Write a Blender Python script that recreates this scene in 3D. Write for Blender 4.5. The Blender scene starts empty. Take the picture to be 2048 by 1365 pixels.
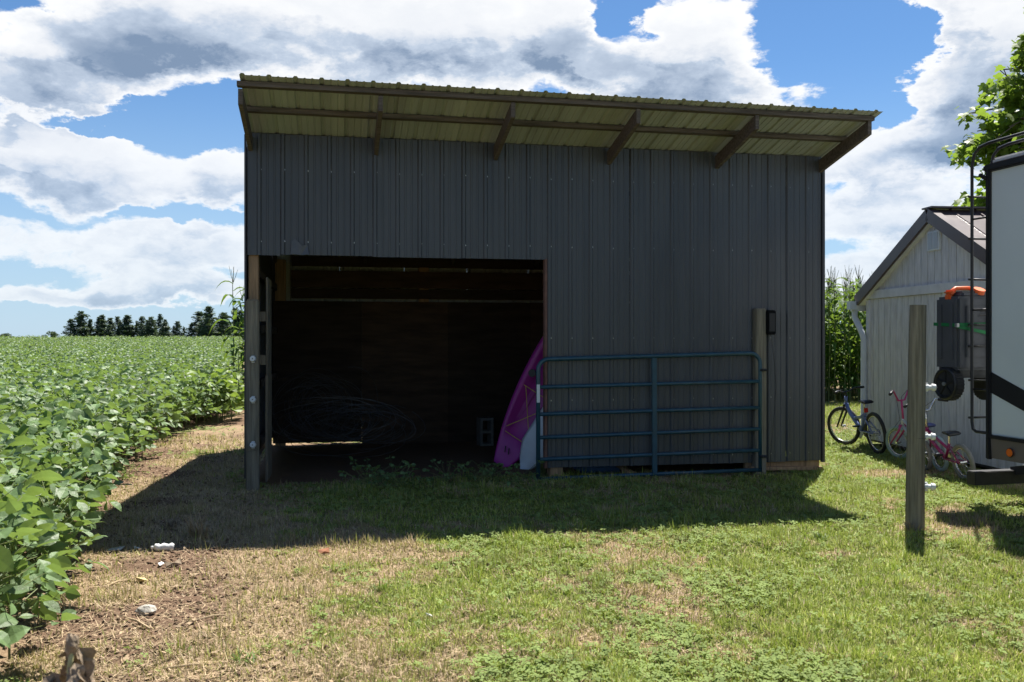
import bpy, bmesh, math, random
import numpy as np
from mathutils import Vector, Matrix
rnd = random.Random(7); nr = np.random.default_rng(11)
scene = bpy.context.scene
COL = scene.collection
R = math.radians
# ------------------------------------------------------------------ camera
F = 1800.0; CH = 1.5; HY = 677.0            # focal length in photo pixels (2048 wide), eye height, horizon row
def P(x, y, Y):                             # photo pixel + depth -> world point
    return Vector(((x-1024)/F*Y, Y, CH-(y-HY)/F*Y))
def G(x, y):                                # photo pixel on the ground -> world point
    Y = CH*F/(y-HY); return Vector(((x-1024)/F*Y, Y, 0))
cam = bpy.data.cameras.new('camera'); camo = bpy.data.objects.new('camera', cam); COL.objects.link(camo)
cam.sensor_width = 36; cam.lens = 36*F/2048; cam.shift_y = -5.5/2048
cam.clip_start = .05; cam.clip_end = 6000
camo.location = (0, 0, CH); camo.rotation_euler = (R(90), 0, 0)
cam.dof.use_dof = True; cam.dof.focus_distance = 9.0; cam.dof.aperture_fstop = 5.6
scene.camera = camo
# ------------------------------------------------------------------ light
SUN_AZ, SUN_EL = 25.5, 62.3                 # azimuth clockwise from +Y
SUN_STRENGTH, SKY_STRENGTH, EXPOSURE = 5.0, 0.05, 1.2
sd = Vector((math.sin(R(SUN_AZ))*math.cos(R(SUN_EL)), math.cos(R(SUN_AZ))*math.cos(R(SUN_EL)), math.sin(R(SUN_EL))))
sl = bpy.data.lights.new('sun', 'SUN'); sl.energy = SUN_STRENGTH; sl.angle = R(.53); sl.color = (1, .95, .87)
so = bpy.data.objects.new('sun', sl); COL.objects.link(so)
so.rotation_euler = sd.to_track_quat('Z', 'Y').to_euler(); so.location = (10, 20, 40)
scene.view_settings.view_transform = 'Standard'; scene.view_settings.look = 'None'
scene.view_settings.exposure = EXPOSURE; scene.view_settings.gamma = 1
scene.view_settings.use_curve_mapping = False
scene.render.engine = 'CYCLES'
scene.cycles.use_denoising = True
try: scene.cycles.denoiser = 'OPENIMAGEDENOISE'
except Exception: pass
scene.cycles.max_bounces = 8; scene.cycles.diffuse_bounces = 4; scene.cycles.transmission_bounces = 6
scene.cycles.caustics_reflective = False; scene.cycles.caustics_refractive = False

class NT:                                   # tiny node helper
    def __init__(s, tree): s.t = tree; s.n = tree.nodes; s.l = tree.links
    def new(s, typ, **kw):
        n = s.n.new(typ)
        for k, v in kw.items(): setattr(n, k, v)
        return n
    def set(s, sock, v):
        if hasattr(v, 'is_linked') or isinstance(v, bpy.types.NodeSocket): s.l.new(v, sock)
        else: sock.default_value = v
    def math(s, op, a, b=0.0, c=0.0, clamp=False):
        n = s.new('ShaderNodeMath', operation=op); n.use_clamp = clamp
        for i, v in enumerate((a, b, c)): s.set(n.inputs[i], v)
        return n.outputs[0]
    def vmath(s, op, a, b=(0, 0, 0)):
        n = s.new('ShaderNodeVectorMath', operation=op); s.set(n.inputs[0], a); s.set(n.inputs[1], b); return n.outputs[0]
    def noise(s, vec, scale, detail=4, rough=.55, dist=0.0):
        n = s.new('ShaderNodeTexNoise'); n.inputs['Scale'].default_value = scale; n.inputs['Detail'].default_value = detail
        n.inputs['Roughness'].default_value = rough; n.inputs['Distortion'].default_value = dist
        if vec is not None: s.l.new(vec, n.inputs['Vector'])
        return n.outputs[0]
    def ramp(s, fac, stops):
        n = s.new('ShaderNodeValToRGB'); cr = n.color_ramp
        while len(cr.elements) < len(stops): cr.elements.new(.5)
        for e, (p, c) in zip(cr.elements, stops): e.position = p; e.color = tuple(c)+(1,) if len(c) == 3 else c
        s.set(n.inputs[0], fac); return n.outputs[0]
    def mix(s, fac, a, b, blend='MIX'):
        n = s.new('ShaderNodeMix', data_type='RGBA', blend_type=blend)
        s.set(n.inputs[0], fac)
        for i, v in ((6, a), (7, b)):
            if isinstance(v, tuple) and len(v) == 3: v = v+(1,)
            s.set(n.inputs[i], v)
        return n.outputs[2]
    def smooth(s, v, lo, hi):
        n = s.new('ShaderNodeMapRange', interpolation_type='SMOOTHSTEP')
        s.set(n.inputs[0], v); n.inputs[1].default_value = lo; n.inputs[2].default_value = hi; return n.outputs[0]

# ------------------------------------------------------------------ sky: clear-air sky with cumulus
world = bpy.data.worlds.new('World'); scene.world = world; world.use_nodes = True
w = NT(world.node_tree); w.n.clear()
def azel(x, y):
    az = math.atan((x-1024)/F); return az, math.atan((HY-y)/F*math.cos(az))
# cloud masses: (x, y, half width, half height, amount); they sit in a field of clouds that goes on all round
BLOBS = [(700, 75, 480, 120, .55), (250, 40, 200, 80, .45), (70, 140, 190, 95, .50), (130, 335, 205, 75, .60), (430, 345, 90, 58, .58), (1370, 125, 240, 90, .62), (1110, 60, 80, 80, .25),
         (1970, 130, 140, 190, .55), (1800, 300, 180, 70, .52), (1790, 450, 190, 70, .48), (230, 490, 320, 50, .46), (330, 580, 280, 32, .40), (90, 600, 190, 24, .36), (1690, 570, 160, 40, .30),
         (1640, 70, 150, 80, -.60), (1225, 50, 62, 65, -.60), (370, 232, 150, 30, -.60), (1760, 100, 70, 110, -.55), (1710, 215, 80, 24, -.40), (480, 215, 90, 40, -.45), (200, 245, 90, 16, -.40), (30, 228, 60, 14, -.3), (400, 425, 150, 14, -.30)]
grp = bpy.data.node_groups.new('cloud_density', 'ShaderNodeTree')
grp.interface.new_socket('Dir', in_out='INPUT', socket_type='NodeSocketVector')
grp.interface.new_socket('Density', in_out='OUTPUT', socket_type='NodeSocketFloat'); grp.interface.new_socket('Base', in_out='OUTPUT', socket_type='NodeSocketFloat')
g = NT(grp); gi = g.new('NodeGroupInput'); go = g.new('NodeGroupOutput')
gd = g.vmath('NORMALIZE', gi.outputs[0])
sp = g.new('ShaderNodeSeparateXYZ'); g.l.new(gd, sp.inputs[0])
az = g.math('ARCTAN2', sp.outputs[0], sp.outputs[1]); el = g.math('ARCSINE', sp.outputs[2])
st = g.vmath('MULTIPLY', gd, (1, 1, 2.0))
wp = g.new('ShaderNodeTexNoise'); wp.inputs['Scale'].default_value = 10; wp.inputs['Detail'].default_value = 7; wp.inputs['Roughness'].default_value = .6; g.l.new(st, wp.inputs['Vector'])
wv = g.vmath('SUBTRACT', wp.outputs[1], (.5, .5, .5))
st2 = g.vmath('ADD', st, g.vmath('MULTIPLY', wv, (.12, .12, .12)))
n1 = g.noise(st2, 5.0, 12, .60)
wsp = g.new('ShaderNodeSeparateXYZ'); g.l.new(wv, wsp.inputs[0])
az2 = g.math('MULTIPLY_ADD', wsp.outputs[0], .16, az); el2 = g.math('MULTIPLY_ADD', wsp.outputs[2], .10, el)
tot = None; bas = None
for (bx, by, hw, hh, amt) in BLOBS:
    a0, e0 = azel(bx, by)
    da = g.math('DIVIDE', g.math('SUBTRACT', az2, a0), hw/F*.95); de = g.math('DIVIDE', g.math('SUBTRACT', el2, e0), hh/F*.95)
    r2 = g.math('ADD', g.math('MULTIPLY', da, da), g.math('MULTIPLY', de, de))
    e = g.math('MULTIPLY', g.math('EXPONENT', g.math('MULTIPLY', g.math('MULTIPLY', r2, r2), -.8)), amt)
    tot = e if tot is None else g.math('ADD', tot, e)
    if amt > 0:                                                     # a cumulus is grey towards its flat base
        u_ = g.math('MULTIPLY', e, g.math('MULTIPLY_ADD', de, -1.0, .25, clamp=True)); bas = u_ if bas is None else g.math('ADD', bas, u_)
g.l.new(g.math('ADD', n1, g.math('MULTIPLY', tot, .62)), go.inputs[0]); g.l.new(bas, go.inputs[1])
tc = w.new('ShaderNodeTexCoord')
def dens(off):
    n = w.new('ShaderNodeGroup'); n.node_tree = grp
    w.l.new(w.vmath('ADD', tc.outputs['Generated'], off), n.inputs[0]); return n.outputs
d0, base0 = dens((0, 0, 0)); d1 = dens((.015, .02, .045))[0]
sky = w.new('ShaderNodeTexSky', sky_type='NISHITA'); sky.sun_disc = False
sky.sun_elevation = R(SUN_EL); sky.sun_rotation = R(SUN_AZ); sky.air_density = 1.0; sky.dust_density = .1; sky.ozone_density = 4.0
fine = w.noise(w.vmath('MULTIPLY', tc.outputs['Generated'], (1, 1, 1.8)), 26, 8, .6)
alpha = w.smooth(d0, .55, .66)
core = w.smooth(w.math('MULTIPLY_ADD', w.math('SUBTRACT', fine, .5), .24, d0), .60, 1.05)
lit = w.smooth(w.math('MULTIPLY_ADD', w.math('SUBTRACT', fine, .5), .06, w.math('SUBTRACT', d0, d1)), -.07, .09)
shade = w.math('MULTIPLY', core, w.math('SUBTRACT', 1.0, w.math('MULTIPLY', lit, .8)), clamp=True)
shade = w.math('MULTIPLY_ADD', w.math('MULTIPLY', base0, core), 1.6, w.math('MULTIPLY', shade, .80), clamp=True)
ccol = w.ramp(shade, [(0, (8.9, 9.0, 9.1)), (.18, (7.4, 7.7, 8.2)), (.42, (4.9, 5.7, 6.9)), (1, (2.0, 2.8, 4.1))])
wsz = w.new('ShaderNodeSeparateXYZ'); w.l.new(tc.outputs['Generated'], wsz.inputs[0])
hz = w.smooth(wsz.outputs[2], .30, -.03)                              # pale air low over the land
skyc = w.mix(w.math('MULTIPLY', hz, .8), w.mix(1.0, sky.outputs[0], (.68, .89, 1.05), 'MULTIPLY'), (4.7, 6.2, 7.9))
full = w.mix(w.math('MULTIPLY', alpha, w.math('SUBTRACT', 1.0, w.math('MULTIPLY', hz, .3))), skyc, ccol)
bg = w.new('ShaderNodeBackground'); bg.inputs[1].default_value = SKY_STRENGTH; w.l.new(full, bg.inputs[0])
wo = w.new('ShaderNodeOutputWorld'); w.l.new(bg.outputs[0], wo.inputs[0])

# ------------------------------------------------------------------ materials
MATS = {}
def mat(name, col, rough=.6, var=.25, scale=8.0, metal=0.0, bump=.0, bscale=40., spec=.4, stretch=(1, 1, 1), col2=None, trans=0.0, attr=None, coat=0.0, orand=0.0):
    if name in MATS: return MATS[name]
    m = bpy.data.materials.new(name); m.use_nodes = True; t = NT(m.node_tree)
    b = t.n['Principled BSDF']; tcn = t.new('ShaderNodeTexCoord')
    v = t.vmath('MULTIPLY', tcn.outputs['Object'], stretch)
    n = t.noise(v, scale, 6, .6)
    c2 = col2 if col2 else tuple(c*(1-var) for c in col); c1 = tuple(min(1, c*(1+var*.6)) for c in col)
    base = t.ramp(n, [(.3, c2), (.7, c1)])
    if attr:
        a = t.new('ShaderNodeAttribute', attribute_name=attr); base = t.mix(1.0, a.outputs[0], t.ramp(n, [(.3, (.75,)*3), (.7, (1.12,)*3)]), 'MULTIPLY')
    if orand:                                                   # sheets from different batches differ a little
        oi = t.new('ShaderNodeObjectInfo'); k_ = t.math('MULTIPLY_ADD', oi.outputs['Random'], orand*2, 1-orand); cx_ = t.new('ShaderNodeCombineXYZ')
        for i_ in range(3): t.l.new(k_, cx_.inputs[i_])
        base = t.mix(1.0, base, cx_.outputs[0], 'MULTIPLY')
    t.l.new(base, b.inputs['Base Color'])
    b.inputs['Metallic'].default_value = metal; b.inputs['Specular IOR Level'].default_value = spec; b.inputs['Coat Weight'].default_value = coat
    t.l.new(t.math('MULTIPLY_ADD', n, .25, rough-.12), b.inputs['Roughness'])
    if bump:
        bn = t.new('ShaderNodeBump'); bn.inputs['Strength'].default_value = bump; bn.inputs['Distance'].default_value = .01
        t.l.new(t.noise(v, bscale, 5, .6), bn.inputs['Height']); t.l.new(bn.outputs[0], b.inputs['Normal'])
    if trans:
        tr = t.new('ShaderNodeBsdfTranslucent'); t.l.new(t.mix(.5, base, (.35, .5, .06), 'MIX'), tr.inputs[0])
        mx = t.new('ShaderNodeMixShader'); mx.inputs[0].default_value = trans
        t.l.new(b.outputs[0], mx.inputs[1]); t.l.new(tr.outputs[0], mx.inputs[2]); t.l.new(mx.outputs[0], t.n['Material Output'].inputs[0])
    MATS[name] = m; return m
M_WALL = mat('charcoal_metal', (.060, .065, .074), .38, .30, 2.2, 0, .35, 1.6, .5, (2.5, 1, .25), orand=.16)
M_ROOF = mat('cream_metal', (.37, .40, .36), .5, .2, 1.6, 0, 0, 3, .4, (3, .3, 1), orand=.08)
M_TRIM = mat('dark_trim', (.05, .05, .055), .45, .2)
M_LUM = mat('weathered_lumber', (.125, .105, .09), .85, .5, 6, 0, .4, 30, .2, (.4, 6, 6))
M_LUMV = mat('post_lumber', (.34, .22, .13), .85, .4, 6, 0, .4, 30, .2, (6, 6, .4))
M_GREY = mat('grey_post_wood', (.22, .195, .15), .9, .45, 7, 0, .7, 26, .15, (7, 7, .35))
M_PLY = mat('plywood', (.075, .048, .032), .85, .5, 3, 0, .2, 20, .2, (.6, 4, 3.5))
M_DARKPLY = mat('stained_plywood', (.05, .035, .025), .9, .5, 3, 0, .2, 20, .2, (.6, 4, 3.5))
M_GATE = mat('blue_gate_enamel', (.020, .072, .105), .38, .3, 9, 0, .1, 60, .5)
M_WHITE = mat('white_plastic', (.66, .68, .68), .65, .08)
M_GALV = mat('galvanised_steel', (.5, .5, .5), .4, .2, 20, .8)
M_BLACK = mat('black_plastic', (.018, .018, .02), .45, .2)
M_RUBBER = mat('rubber', (.025, .025, .027), .75, .3, 20)
M_WIRE = mat('old_wire', (.075, .073, .072), .5, .3, 20, .5)
M_BLOCK = mat('concrete_block', (.17, .165, .155), .95, .25, 14, 0, .6, 80, .1)
M_KAYAK = mat('magenta_polyethylene', (.36, .025, .25), .42, .15, 3, 0, .05, 30, .45)
M_KDARK = mat('kayak_recess', (.30, .02, .20), .5, .2)
M_YCORD = mat('yellow_cord', (.65, .5, .05), .6, .1)
M_BOARD = mat('white_foam_board', (.66, .70, .74), .45, .08, 4)
M_SIDING = mat('grey_painted_siding', (.66, .65, .65), .8, .25, 5, 0, .5, 45, .2, (5, 5, .6))
M_STRIM = mat('grey_painted_trim', (.66, .66, .67), .75, .15, 5, 0, .25, 40, .2)
M_BROOF = mat('brown_roof_metal', (.085, .062, .062), .38, .15, 2)
M_GUT = mat('white_aluminium', (.66, .70, .73), .4, .08)
M_RVW = mat('rv_white_panel', (.62, .68, .71), .35, .05, 1.0, 0, 0, 3, .5)
M_RVB = mat('rv_taupe_skirt', (.14, .12, .11), .5, .1)
M_AMBER = mat('amber_lens', (.75, .16, .02), .25, .1)
M_STEEL = mat('worn_black_steel', (.035, .035, .038), .5, .4, 15, .2)
M_TOTE = mat('charcoal_polyethylene', (.075, .077, .09), .5, .15, 5, 0, .05, 60, .4)
M_ORANGE = mat('orange_plastic', (.75, .13, .03), .45, .12)
M_GREEN = mat('green_strap', (.01, .16, .05), .6, .2)
M_SOY = mat('soy_leaf', (.13, .21, .08), .5, .5, 9, 0, .35, 45, .42, trans=.32, orand=.28)
M_SOY2 = mat('weed_leaf', (.16, .24, .04), .5, .35, 10, 0, .2, 60, .4, trans=.38)
M_STEM = mat('green_stem', (.14, .17, .06), .7, .25)
M_CORN = mat('corn_leaf', (.06, .13, .022), .6, .4, 5, 0, .1, 40, .2, trans=.3)
M_TASSEL = mat('corn_tassel', (.16, .15, .07), .8, .3)
M_MAPLE = mat('maple_leaf', (.13, .21, .025), .5, .4, 3, 0, 0, 3, .4, trans=.45)
M_BARK = mat('bark', (.16, .13, .10), .9, .4, 8, 0, .6, 30, .1)
M_PINE = mat('pine_needles', (.075, .11, .075), .7, .45, .6, trans=.1)
M_FAR = mat('far_leaves', (.055, .085, .045), .7, .4, .4, trans=.15)
M_GRASS = mat('grass_blades', (.1, .1, .1), .6, .2, 3, 0, 0, 3, .3, trans=.28, attr='tint')
M_STRAW = mat('dry_straw', (.40, .30, .18), .85, .35, 12)
M_ROCK = mat('pale_stone', (.45, .42, .36), .9, .3, 20, 0, .5, 60, .1)
M_PAPER = mat('litter_white', (.72, .72, .70), .6, .12, 20, 0, .4, 40)
M_DEADB = mat('withered_leaf', (.27, .21, .15), .9, .5, 30, 0, .5, 60, .1)
M_BLUEF = mat('periwinkle_paint', (.16, .21, .45), .32, .12, coat=.3)
M_MAGF = mat('magenta_paint', (.30, .012, .11), .32, .15, coat=.3)
M_MINT = mat('mint_rubber', (.36, .47, .45), .7, .15)
M_GTYRE = mat('grey_tyre', (.22, .21, .19), .8, .2, 20)
M_WFRAME = mat('white_paint', (.68, .70, .72), .35, .08)
M_SILVER = mat('chrome_steel', (.62, .62, .62), .25, .1, 20, .9)
M_RED = mat('red_reflector', (.5, .02, .012), .25, .1)
M_LAV = mat('lavender_plastic', (.45, .38, .62), .5, .1)
M_BLUESEAT = mat('blue_saddle', (.10, .12, .30), .5, .2)

# ------------------------------------------------------------------ mesh helpers
class MB:
    def __init__(s): s.v = []; s.f = []
    def add(s, vs, fs):
        o = len(s.v); s.v += [tuple(v) for v in vs]; s.f += [tuple(i+o for i in f) for f in fs]; return s
    def box(s, c, d, rot=None, taper=1.0):
        c = Vector(c); vs = []
        for z in (-1, 1):
            k = taper if z > 0 else 1
            for x, y in ((-1, -1), (1, -1), (1, 1), (-1, 1)):
                p = Vector((x*d[0]/2*k, y*d[1]/2*k, z*d[2]/2))
                if rot: p = rot @ p
                vs.append(c+p)
        return s.add(vs, [(3, 2, 1, 0), (4, 5, 6, 7), (0, 1, 5, 4), (1, 2, 6, 5), (2, 3, 7, 6), (3, 0, 4, 7)])
    def bbox(s, c, d, b=.006, rot=None):                      # box with chamfered edges
        c = Vector(c); bm = bmesh.new(); bmesh.ops.create_cube(bm, size=1)
        for v in bm.verts: v.co = Vector((v.co.x*d[0], v.co.y*d[1], v.co.z*d[2]))
        bmesh.ops.bevel(bm, geom=bm.edges[:], offset=b, segments=2, affect='EDGES')
        bm.verts.index_update()
        vs = [c+((rot @ v.co) if rot else v.co) for v in bm.verts]; fs = [[v.index for v in f.verts] for f in bm.faces]; bm.free()
        return s.add(vs, fs)
    def bar(s, a, b, wd, ht, up=(0, 0, 1)):                     # square bar from a to b
        a, b = Vector(a), Vector(b); d = (b-a).normalized(); sx = d.cross(Vector(up))
        sx = (sx if sx.length > 1e-4 else Vector((1, 0, 0))).normalized(); sz = sx.cross(d)
        vs = [q+sx*i*wd/2+sz*j*ht/2 for q in (a, b) for i, j in ((-1, -1), (1, -1), (1, 1), (-1, 1))]
        return s.add(vs, [(3, 2, 1, 0), (4, 5, 6, 7), (0, 1, 5, 4), (1, 2, 6, 5), (2, 3, 7, 6), (3, 0, 4, 7)])
    def tube(s, pts, r, n=8, cap=True):
        pts = [Vector(p) for p in pts]; rs = r if isinstance(r, (list, tuple)) else [r]*len(pts)
        rings = []; up = None
        for i, p in enumerate(pts):
            d = (pts[min(i+1, len(pts)-1)]-pts[max(i-1, 0)]).normalized()
            if up is None: up = Vector((0, 0, 1)) if abs(d.z) < .9 else Vector((1, 0, 0))
            x = d.cross(up).normalized(); up = x.cross(d).normalized()
            rings.append([p+(x*math.cos(2*math.pi*k/n)+up*math.sin(2*math.pi*k/n))*rs[i] for k in range(n)])
        vs = [q for rg in rings for q in rg]; fs = []
        for i in range(len(pts)-1):
            for k in range(n): a = i*n+k; b = i*n+(k+1) % n; fs.append((a, b, b+n, a+n))
        if cap: fs += [tuple(range(n-1, -1, -1)), tuple(range((len(pts)-1)*n, len(pts)*n))]
        return s.add(vs, fs)
    def torus(s, c, axis, R_, r, n=28, m=8):
        axis = Vector(axis).normalized(); x = axis.orthogonal().normalized(); y = axis.cross(x); c = Vector(c); vs = []; fs = []
        for i in range(n):
            d = x*math.cos(2*math.pi*i/n)+y*math.sin(2*math.pi*i/n)
            for k in range(m):
                a = 2*math.pi*k/m; vs.append(c+d*(R_+r*math.cos(a))+axis*r*math.sin(a))
        for i in range(n):
            for k in range(m): fs.append((i*m+k, ((i+1) % n)*m+k, ((i+1) % n)*m+(k+1) % m, i*m+(k+1) % m))
        return s.add(vs, fs)
    def disc(s, c, axis, r, th, n=16):
        axis = Vector(axis).normalized(); return s.tube([Vector(c)-axis*th/2, Vector(c)+axis*th/2], r, n)
    def ball(s, c, rad, n=10, m=7, jit=0, sc=(1, 1, 1)):
        vs = []; fs = []
        for i in range(m+1):
            th = math.pi*i/m
            for k in range(n):
                ph = 2*math.pi*k/n; q = rad*(1+rnd.uniform(-jit, jit))
                vs.append(Vector(c)+Vector((q*math.sin(th)*math.cos(ph)*sc[0], q*math.sin(th)*math.sin(ph)*sc[1], q*math.cos(th)*sc[2])))
        for i in range(m):
            for k in range(n): fs.append((i*n+k, (i+1)*n+k, (i+1)*n+(k+1) % n, i*n+(k+1) % n))
        return s.add(vs, fs)
    def mesh(s, name, m, smooth=False):
        me = bpy.data.meshes.new(name); me.from_pydata(s.v, [], s.f); me.materials.append(m)
        if smooth: me.polygons.foreach_set('use_smooth', [True]*len(me.polygons))
        me.update(); return me
    def build(s, name, m, parent=None, smooth=False): return link(name, s.mesh(name, m, smooth), parent)
def link(name, data, parent=None):
    o = bpy.data.objects.new(name, data); COL.objects.link(o)
    if parent is not None: o.parent = parent
    return o
def tag(o, label=None, cat=None, group=None, kind=None):
    if label: o['label'] = label
    if cat: o['category'] = cat
    if group: o['group'] = group
    if kind: o['kind'] = kind
    return o
def thing(name, loc, rz, label, cat, group=None):
    o = bpy.data.objects.new(name, None); COL.objects.link(o); o.empty_display_size = .2
    o.location = loc; o.rotation_euler = (0, 0, rz); return tag(o, label, cat, group)
def copy_tree(o, parent=None):
    c = o.copy(); COL.objects.link(c); c.parent = parent
    for ch in o.children: copy_tree(ch, c)
    return c
def smoothbox(name, m, parent, c, d, b, rot=None): return MB().bbox(c, d, b, rot).build(name, m, parent)
def vnoise(x, y, seed=0):                                       # value noise for growth patterns
    r = np.random.default_rng(seed); T = r.random((64, 64))
    xi = np.floor(x).astype(int); yi = np.floor(y).astype(int); fx = x-xi; fy = y-yi
    fx = fx*fx*(3-2*fx); fy = fy*fy*(3-2*fy); a = lambda i, j: T[(xi+i) % 64, (yi+j) % 64]
    return (a(0, 0)*(1-fx)+a(1, 0)*fx)*(1-fy)+(a(0, 1)*(1-fx)+a(1, 1)*fx)*fy
def fbm(x, y, seed=0): return sum(vnoise(x*2**k, y*2**k, seed+k)*.5**(k+1) for k in range(4))/.9375

# ------------------------------------------------------------------ plan of the place
TH = R(11.0); U = Vector((math.cos(TH), math.sin(TH), 0)); V = Vector((-math.sin(TH), math.cos(TH), 0))
RC = Vector(((1642-1024)/F*10.15, 10.15, 0)); W = 6.233; LC = RC-U*W; DEP = 3.75
def shed_uv(x, y): dx = x-LC.x; dy = y-LC.y; return dx*U.x+dy*U.y, dx*V.x+dy*V.y
EDGE = [(0, -1.2), (3.2, -1.95), (4.4, -2.36), (5.96, -2.82), (7.4, -3.55), (9.5, -4.2), (13.3, -5.15), (17.1, -5.3), (20, -6.3), (400, -122)]
def edge_x(Y): return np.interp(Y, [e[0] for e in EDGE], [e[1] for e in EDGE])
def dryness(x, y):                                              # 1 = dead straw, 0 = green lawn
    n = fbm(x*1.1+3, y*1.1+9, 3); n2 = fbm(x*4.2, y*4.2, 21); n3 = fbm(x*11, y*11, 33)
    side = np.clip((.1-x)/2.0, 0, 1)*np.clip((8.2-y)/1.4, 0, 1)+np.clip((-1.6-x)/.8, 0, 1)*.8
    front = np.clip((5.6-y)/2.2, 0, 1)*np.clip((1.6-x)/2.5, 0, 1)*.25
    along = np.clip(1.2-np.abs(x-edge_x(y)-.8)/1.1, 0, 1)
    worn = np.clip(1-np.hypot(x-4.1, (y-9.9)*1.2)/.6, 0, 1)*1.2+np.clip(1-np.hypot(x-3.3, y-7.0)/.45, 0, 1)*.8
    return np.clip((n-.52)*2.2+(n2-.5)*1.5+(n3-.5)*1.5+side*.60+front+along*.7+worn+.22, 0, 1)
def bare(x, y):                                                 # trodden soil by the crop edge
    return np.clip(1.25-np.abs(x-edge_x(y)-.35)/1.0, 0, 1)*np.clip((fbm(x*2.2, y*2.2, 40)-.25)*2.4, 0, 1)

# ------------------------------------------------------------------ ground sheet
def axis(lo, hi, step, far):
    core = np.arange(lo, hi+1e-6, step); k = step*1.35**np.arange(1, 34); out = np.cumsum(k); out = out[out < far]
    return np.concatenate([(lo-out)[::-1], core, hi+out])
gx = axis(-7, 8, .09, 3500); gy = axis(1, 14, .09, 3500)
XX, YY = np.meshgrid(gx, gy); zz = (fbm(XX*1.3, YY*1.3, 5)-.5)*.05+(fbm(XX*5, YY*5, 6)-.5)*.018
zz *= (np.hypot(XX, YY-7) < 30)
gm = bpy.data.meshes.new('lawn_ground'); nx, ny = len(gx), len(gy)
idx = np.arange(nx*ny).reshape(ny, nx)
quads = np.stack([idx[:-1, :-1], idx[:-1, 1:], idx[1:, 1:], idx[1:, :-1]], -1).reshape(-1, 4)
def np_mesh(me, verts, faces):
    k = faces.shape[1]; me.vertices.add(len(verts)); me.vertices.foreach_set('co', verts.astype(np.float32).ravel())
    me.loops.add(faces.size); me.loops.foreach_set('vertex_index', faces.astype(np.int32).ravel())
    me.polygons.add(len(faces)); me.polygons.foreach_set('loop_start', np.arange(0, faces.size, k, dtype=np.int32))
    me.update(calc_edges=True)
np_mesh(gm, np.stack([XX, YY, zz], -1).reshape(-1, 3), quads)
def ground_h(x, y): return (fbm(x*1.3, y*1.3, 5)-.5)*.05+(fbm(x*5, y*5, 6)-.5)*.018
uu, vv = shed_uv(XX, YY)
inside = ((uu > -.05) & (uu < W+.05) & (vv > .05) & (vv < DEP)).astype(float)
field = 1/(1+np.exp((XX-edge_x(YY)+.25)*9))
soil = np.clip(np.maximum(np.maximum(inside, field), bare(XX, YY)), 0, 1)
for nm, arr in (('dry', dryness(XX, YY)), ('soil', soil)):
    a = gm.attributes.new(nm, 'FLOAT', 'POINT'); a.data.foreach_set('value', arr.astype(np.float32).ravel())
gm.polygons.foreach_set('use_smooth', [True]*len(gm.polygons))
mg = bpy.data.materials.new('lawn_soil'); mg.use_nodes = True; t = NT(mg.node_tree); b = t.n['Principled BSDF']
tcn = t.new('ShaderNodeTexCoord'); ad = t.new('ShaderNodeAttribute', attribute_name='dry'); asl = t.new('ShaderNodeAttribute', attribute_name='soil')
nz = t.noise(tcn.outputs['Object'], 22, 8, .7); nf = t.noise(tcn.outputs['Object'], 140, 4, .7); nl = t.noise(tcn.outputs['Object'], 3, 5, .6)
green = t.ramp(nz, [(.3, (.075, .095, .028)), (.7, (.17, .19, .065))]); straw = t.ramp(nf, [(.3, (.17, .115, .07)), (.7, (.38, .28, .175))])
earth = t.ramp(nf, [(.3, (.08, .05, .034)), (.7, (.22, .145, .095))])
c = t.mix(t.smooth(t.math('MULTIPLY_ADD', t.math('SUBTRACT', nz, .5), .8, ad.outputs[2]), .25, .7), green, straw)
c = t.mix(t.smooth(t.math('MULTIPLY_ADD', t.math('SUBTRACT', nz, .5), .9, asl.outputs[2]), .35, .75), c, earth)
t.l.new(c, b.inputs['Base Color']); b.inputs['Roughness'].default_value = .95; b.inputs['Specular IOR Level'].default_value = .1
bn = t.new('ShaderNodeBump'); bn.inputs['Strength'].default_value = .8; bn.inputs['Distance'].default_value = .02
t.l.new(t.math('ADD', nz, t.math('MULTIPLY', nf, .5)), bn.inputs['Height']); t.l.new(bn.outputs[0], b.inputs['Normal'])
gm.materials.append(mg); tag(link('ground', gm), kind='structure')

# ------------------------------------------------------------------ metal pole shed
shed = thing('pole_shed', LC, TH, 'open fronted charcoal metal pole shed with a sloping overhanging roof', 'shed')
WT, ZH, ZB, SL = 3.525, 2.34, .126, .225                        # wall top, header, metal bottom, roof slope
UO = 3.06                                                       # right edge of the doorway
def profile(width, phase=0.0):
    pts = [(0, 0)] if phase else []; pitch = .2286; u = phase
    while u < width-1e-6:
        for du, h in ((0, 0), (.013, .016), (.037, .016), (.050, 0), (.094, 0), (.099, .005), (.111, .005), (.116, 0), (.160, 0), (.165, .005), (.177, .005), (.182, 0)):
            if u+du <= width: pts.append((u+du, h))
        u += pitch
    if pts[-1][0] < width: pts.append((width, 0))
    return pts
def wall_panel(name, u0, u1, z0, z1, v, parent, m, sgn=-1, wob=.0, phase=0.0):
    pr = profile(u1-u0, phase); rows = [z0+(z1-z0)*k/6 for k in range(7)]; vs = []; fs = []
    for r_, z in enumerate(rows):
        for (du, h) in pr: vs.append((u0+du, v+sgn*h+wob*math.sin(du*9+r_)*.3, z))
    n = len(pr)
    for r_ in range(6):
        for k in range(n-1): a = r_*n+k; fs.append((a, a+1, a+1+n, a+n))
    return MB().add(vs, fs).build(name, m, parent)
PW = .9144
ub = []                                                        # front sheets: the short ones over the doorway, then the tall ones
e = UO
while e > .02: s0 = max(0, e-PW); ub.append((s0, e-.001, ZH+rnd.uniform(-.012, .004))); e = s0
e = UO
while e < W-.02: s1 = min(W, e+PW); ub.append((e, s1-.001, ZB+rnd.uniform(-.006, .006))); e = s1
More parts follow.
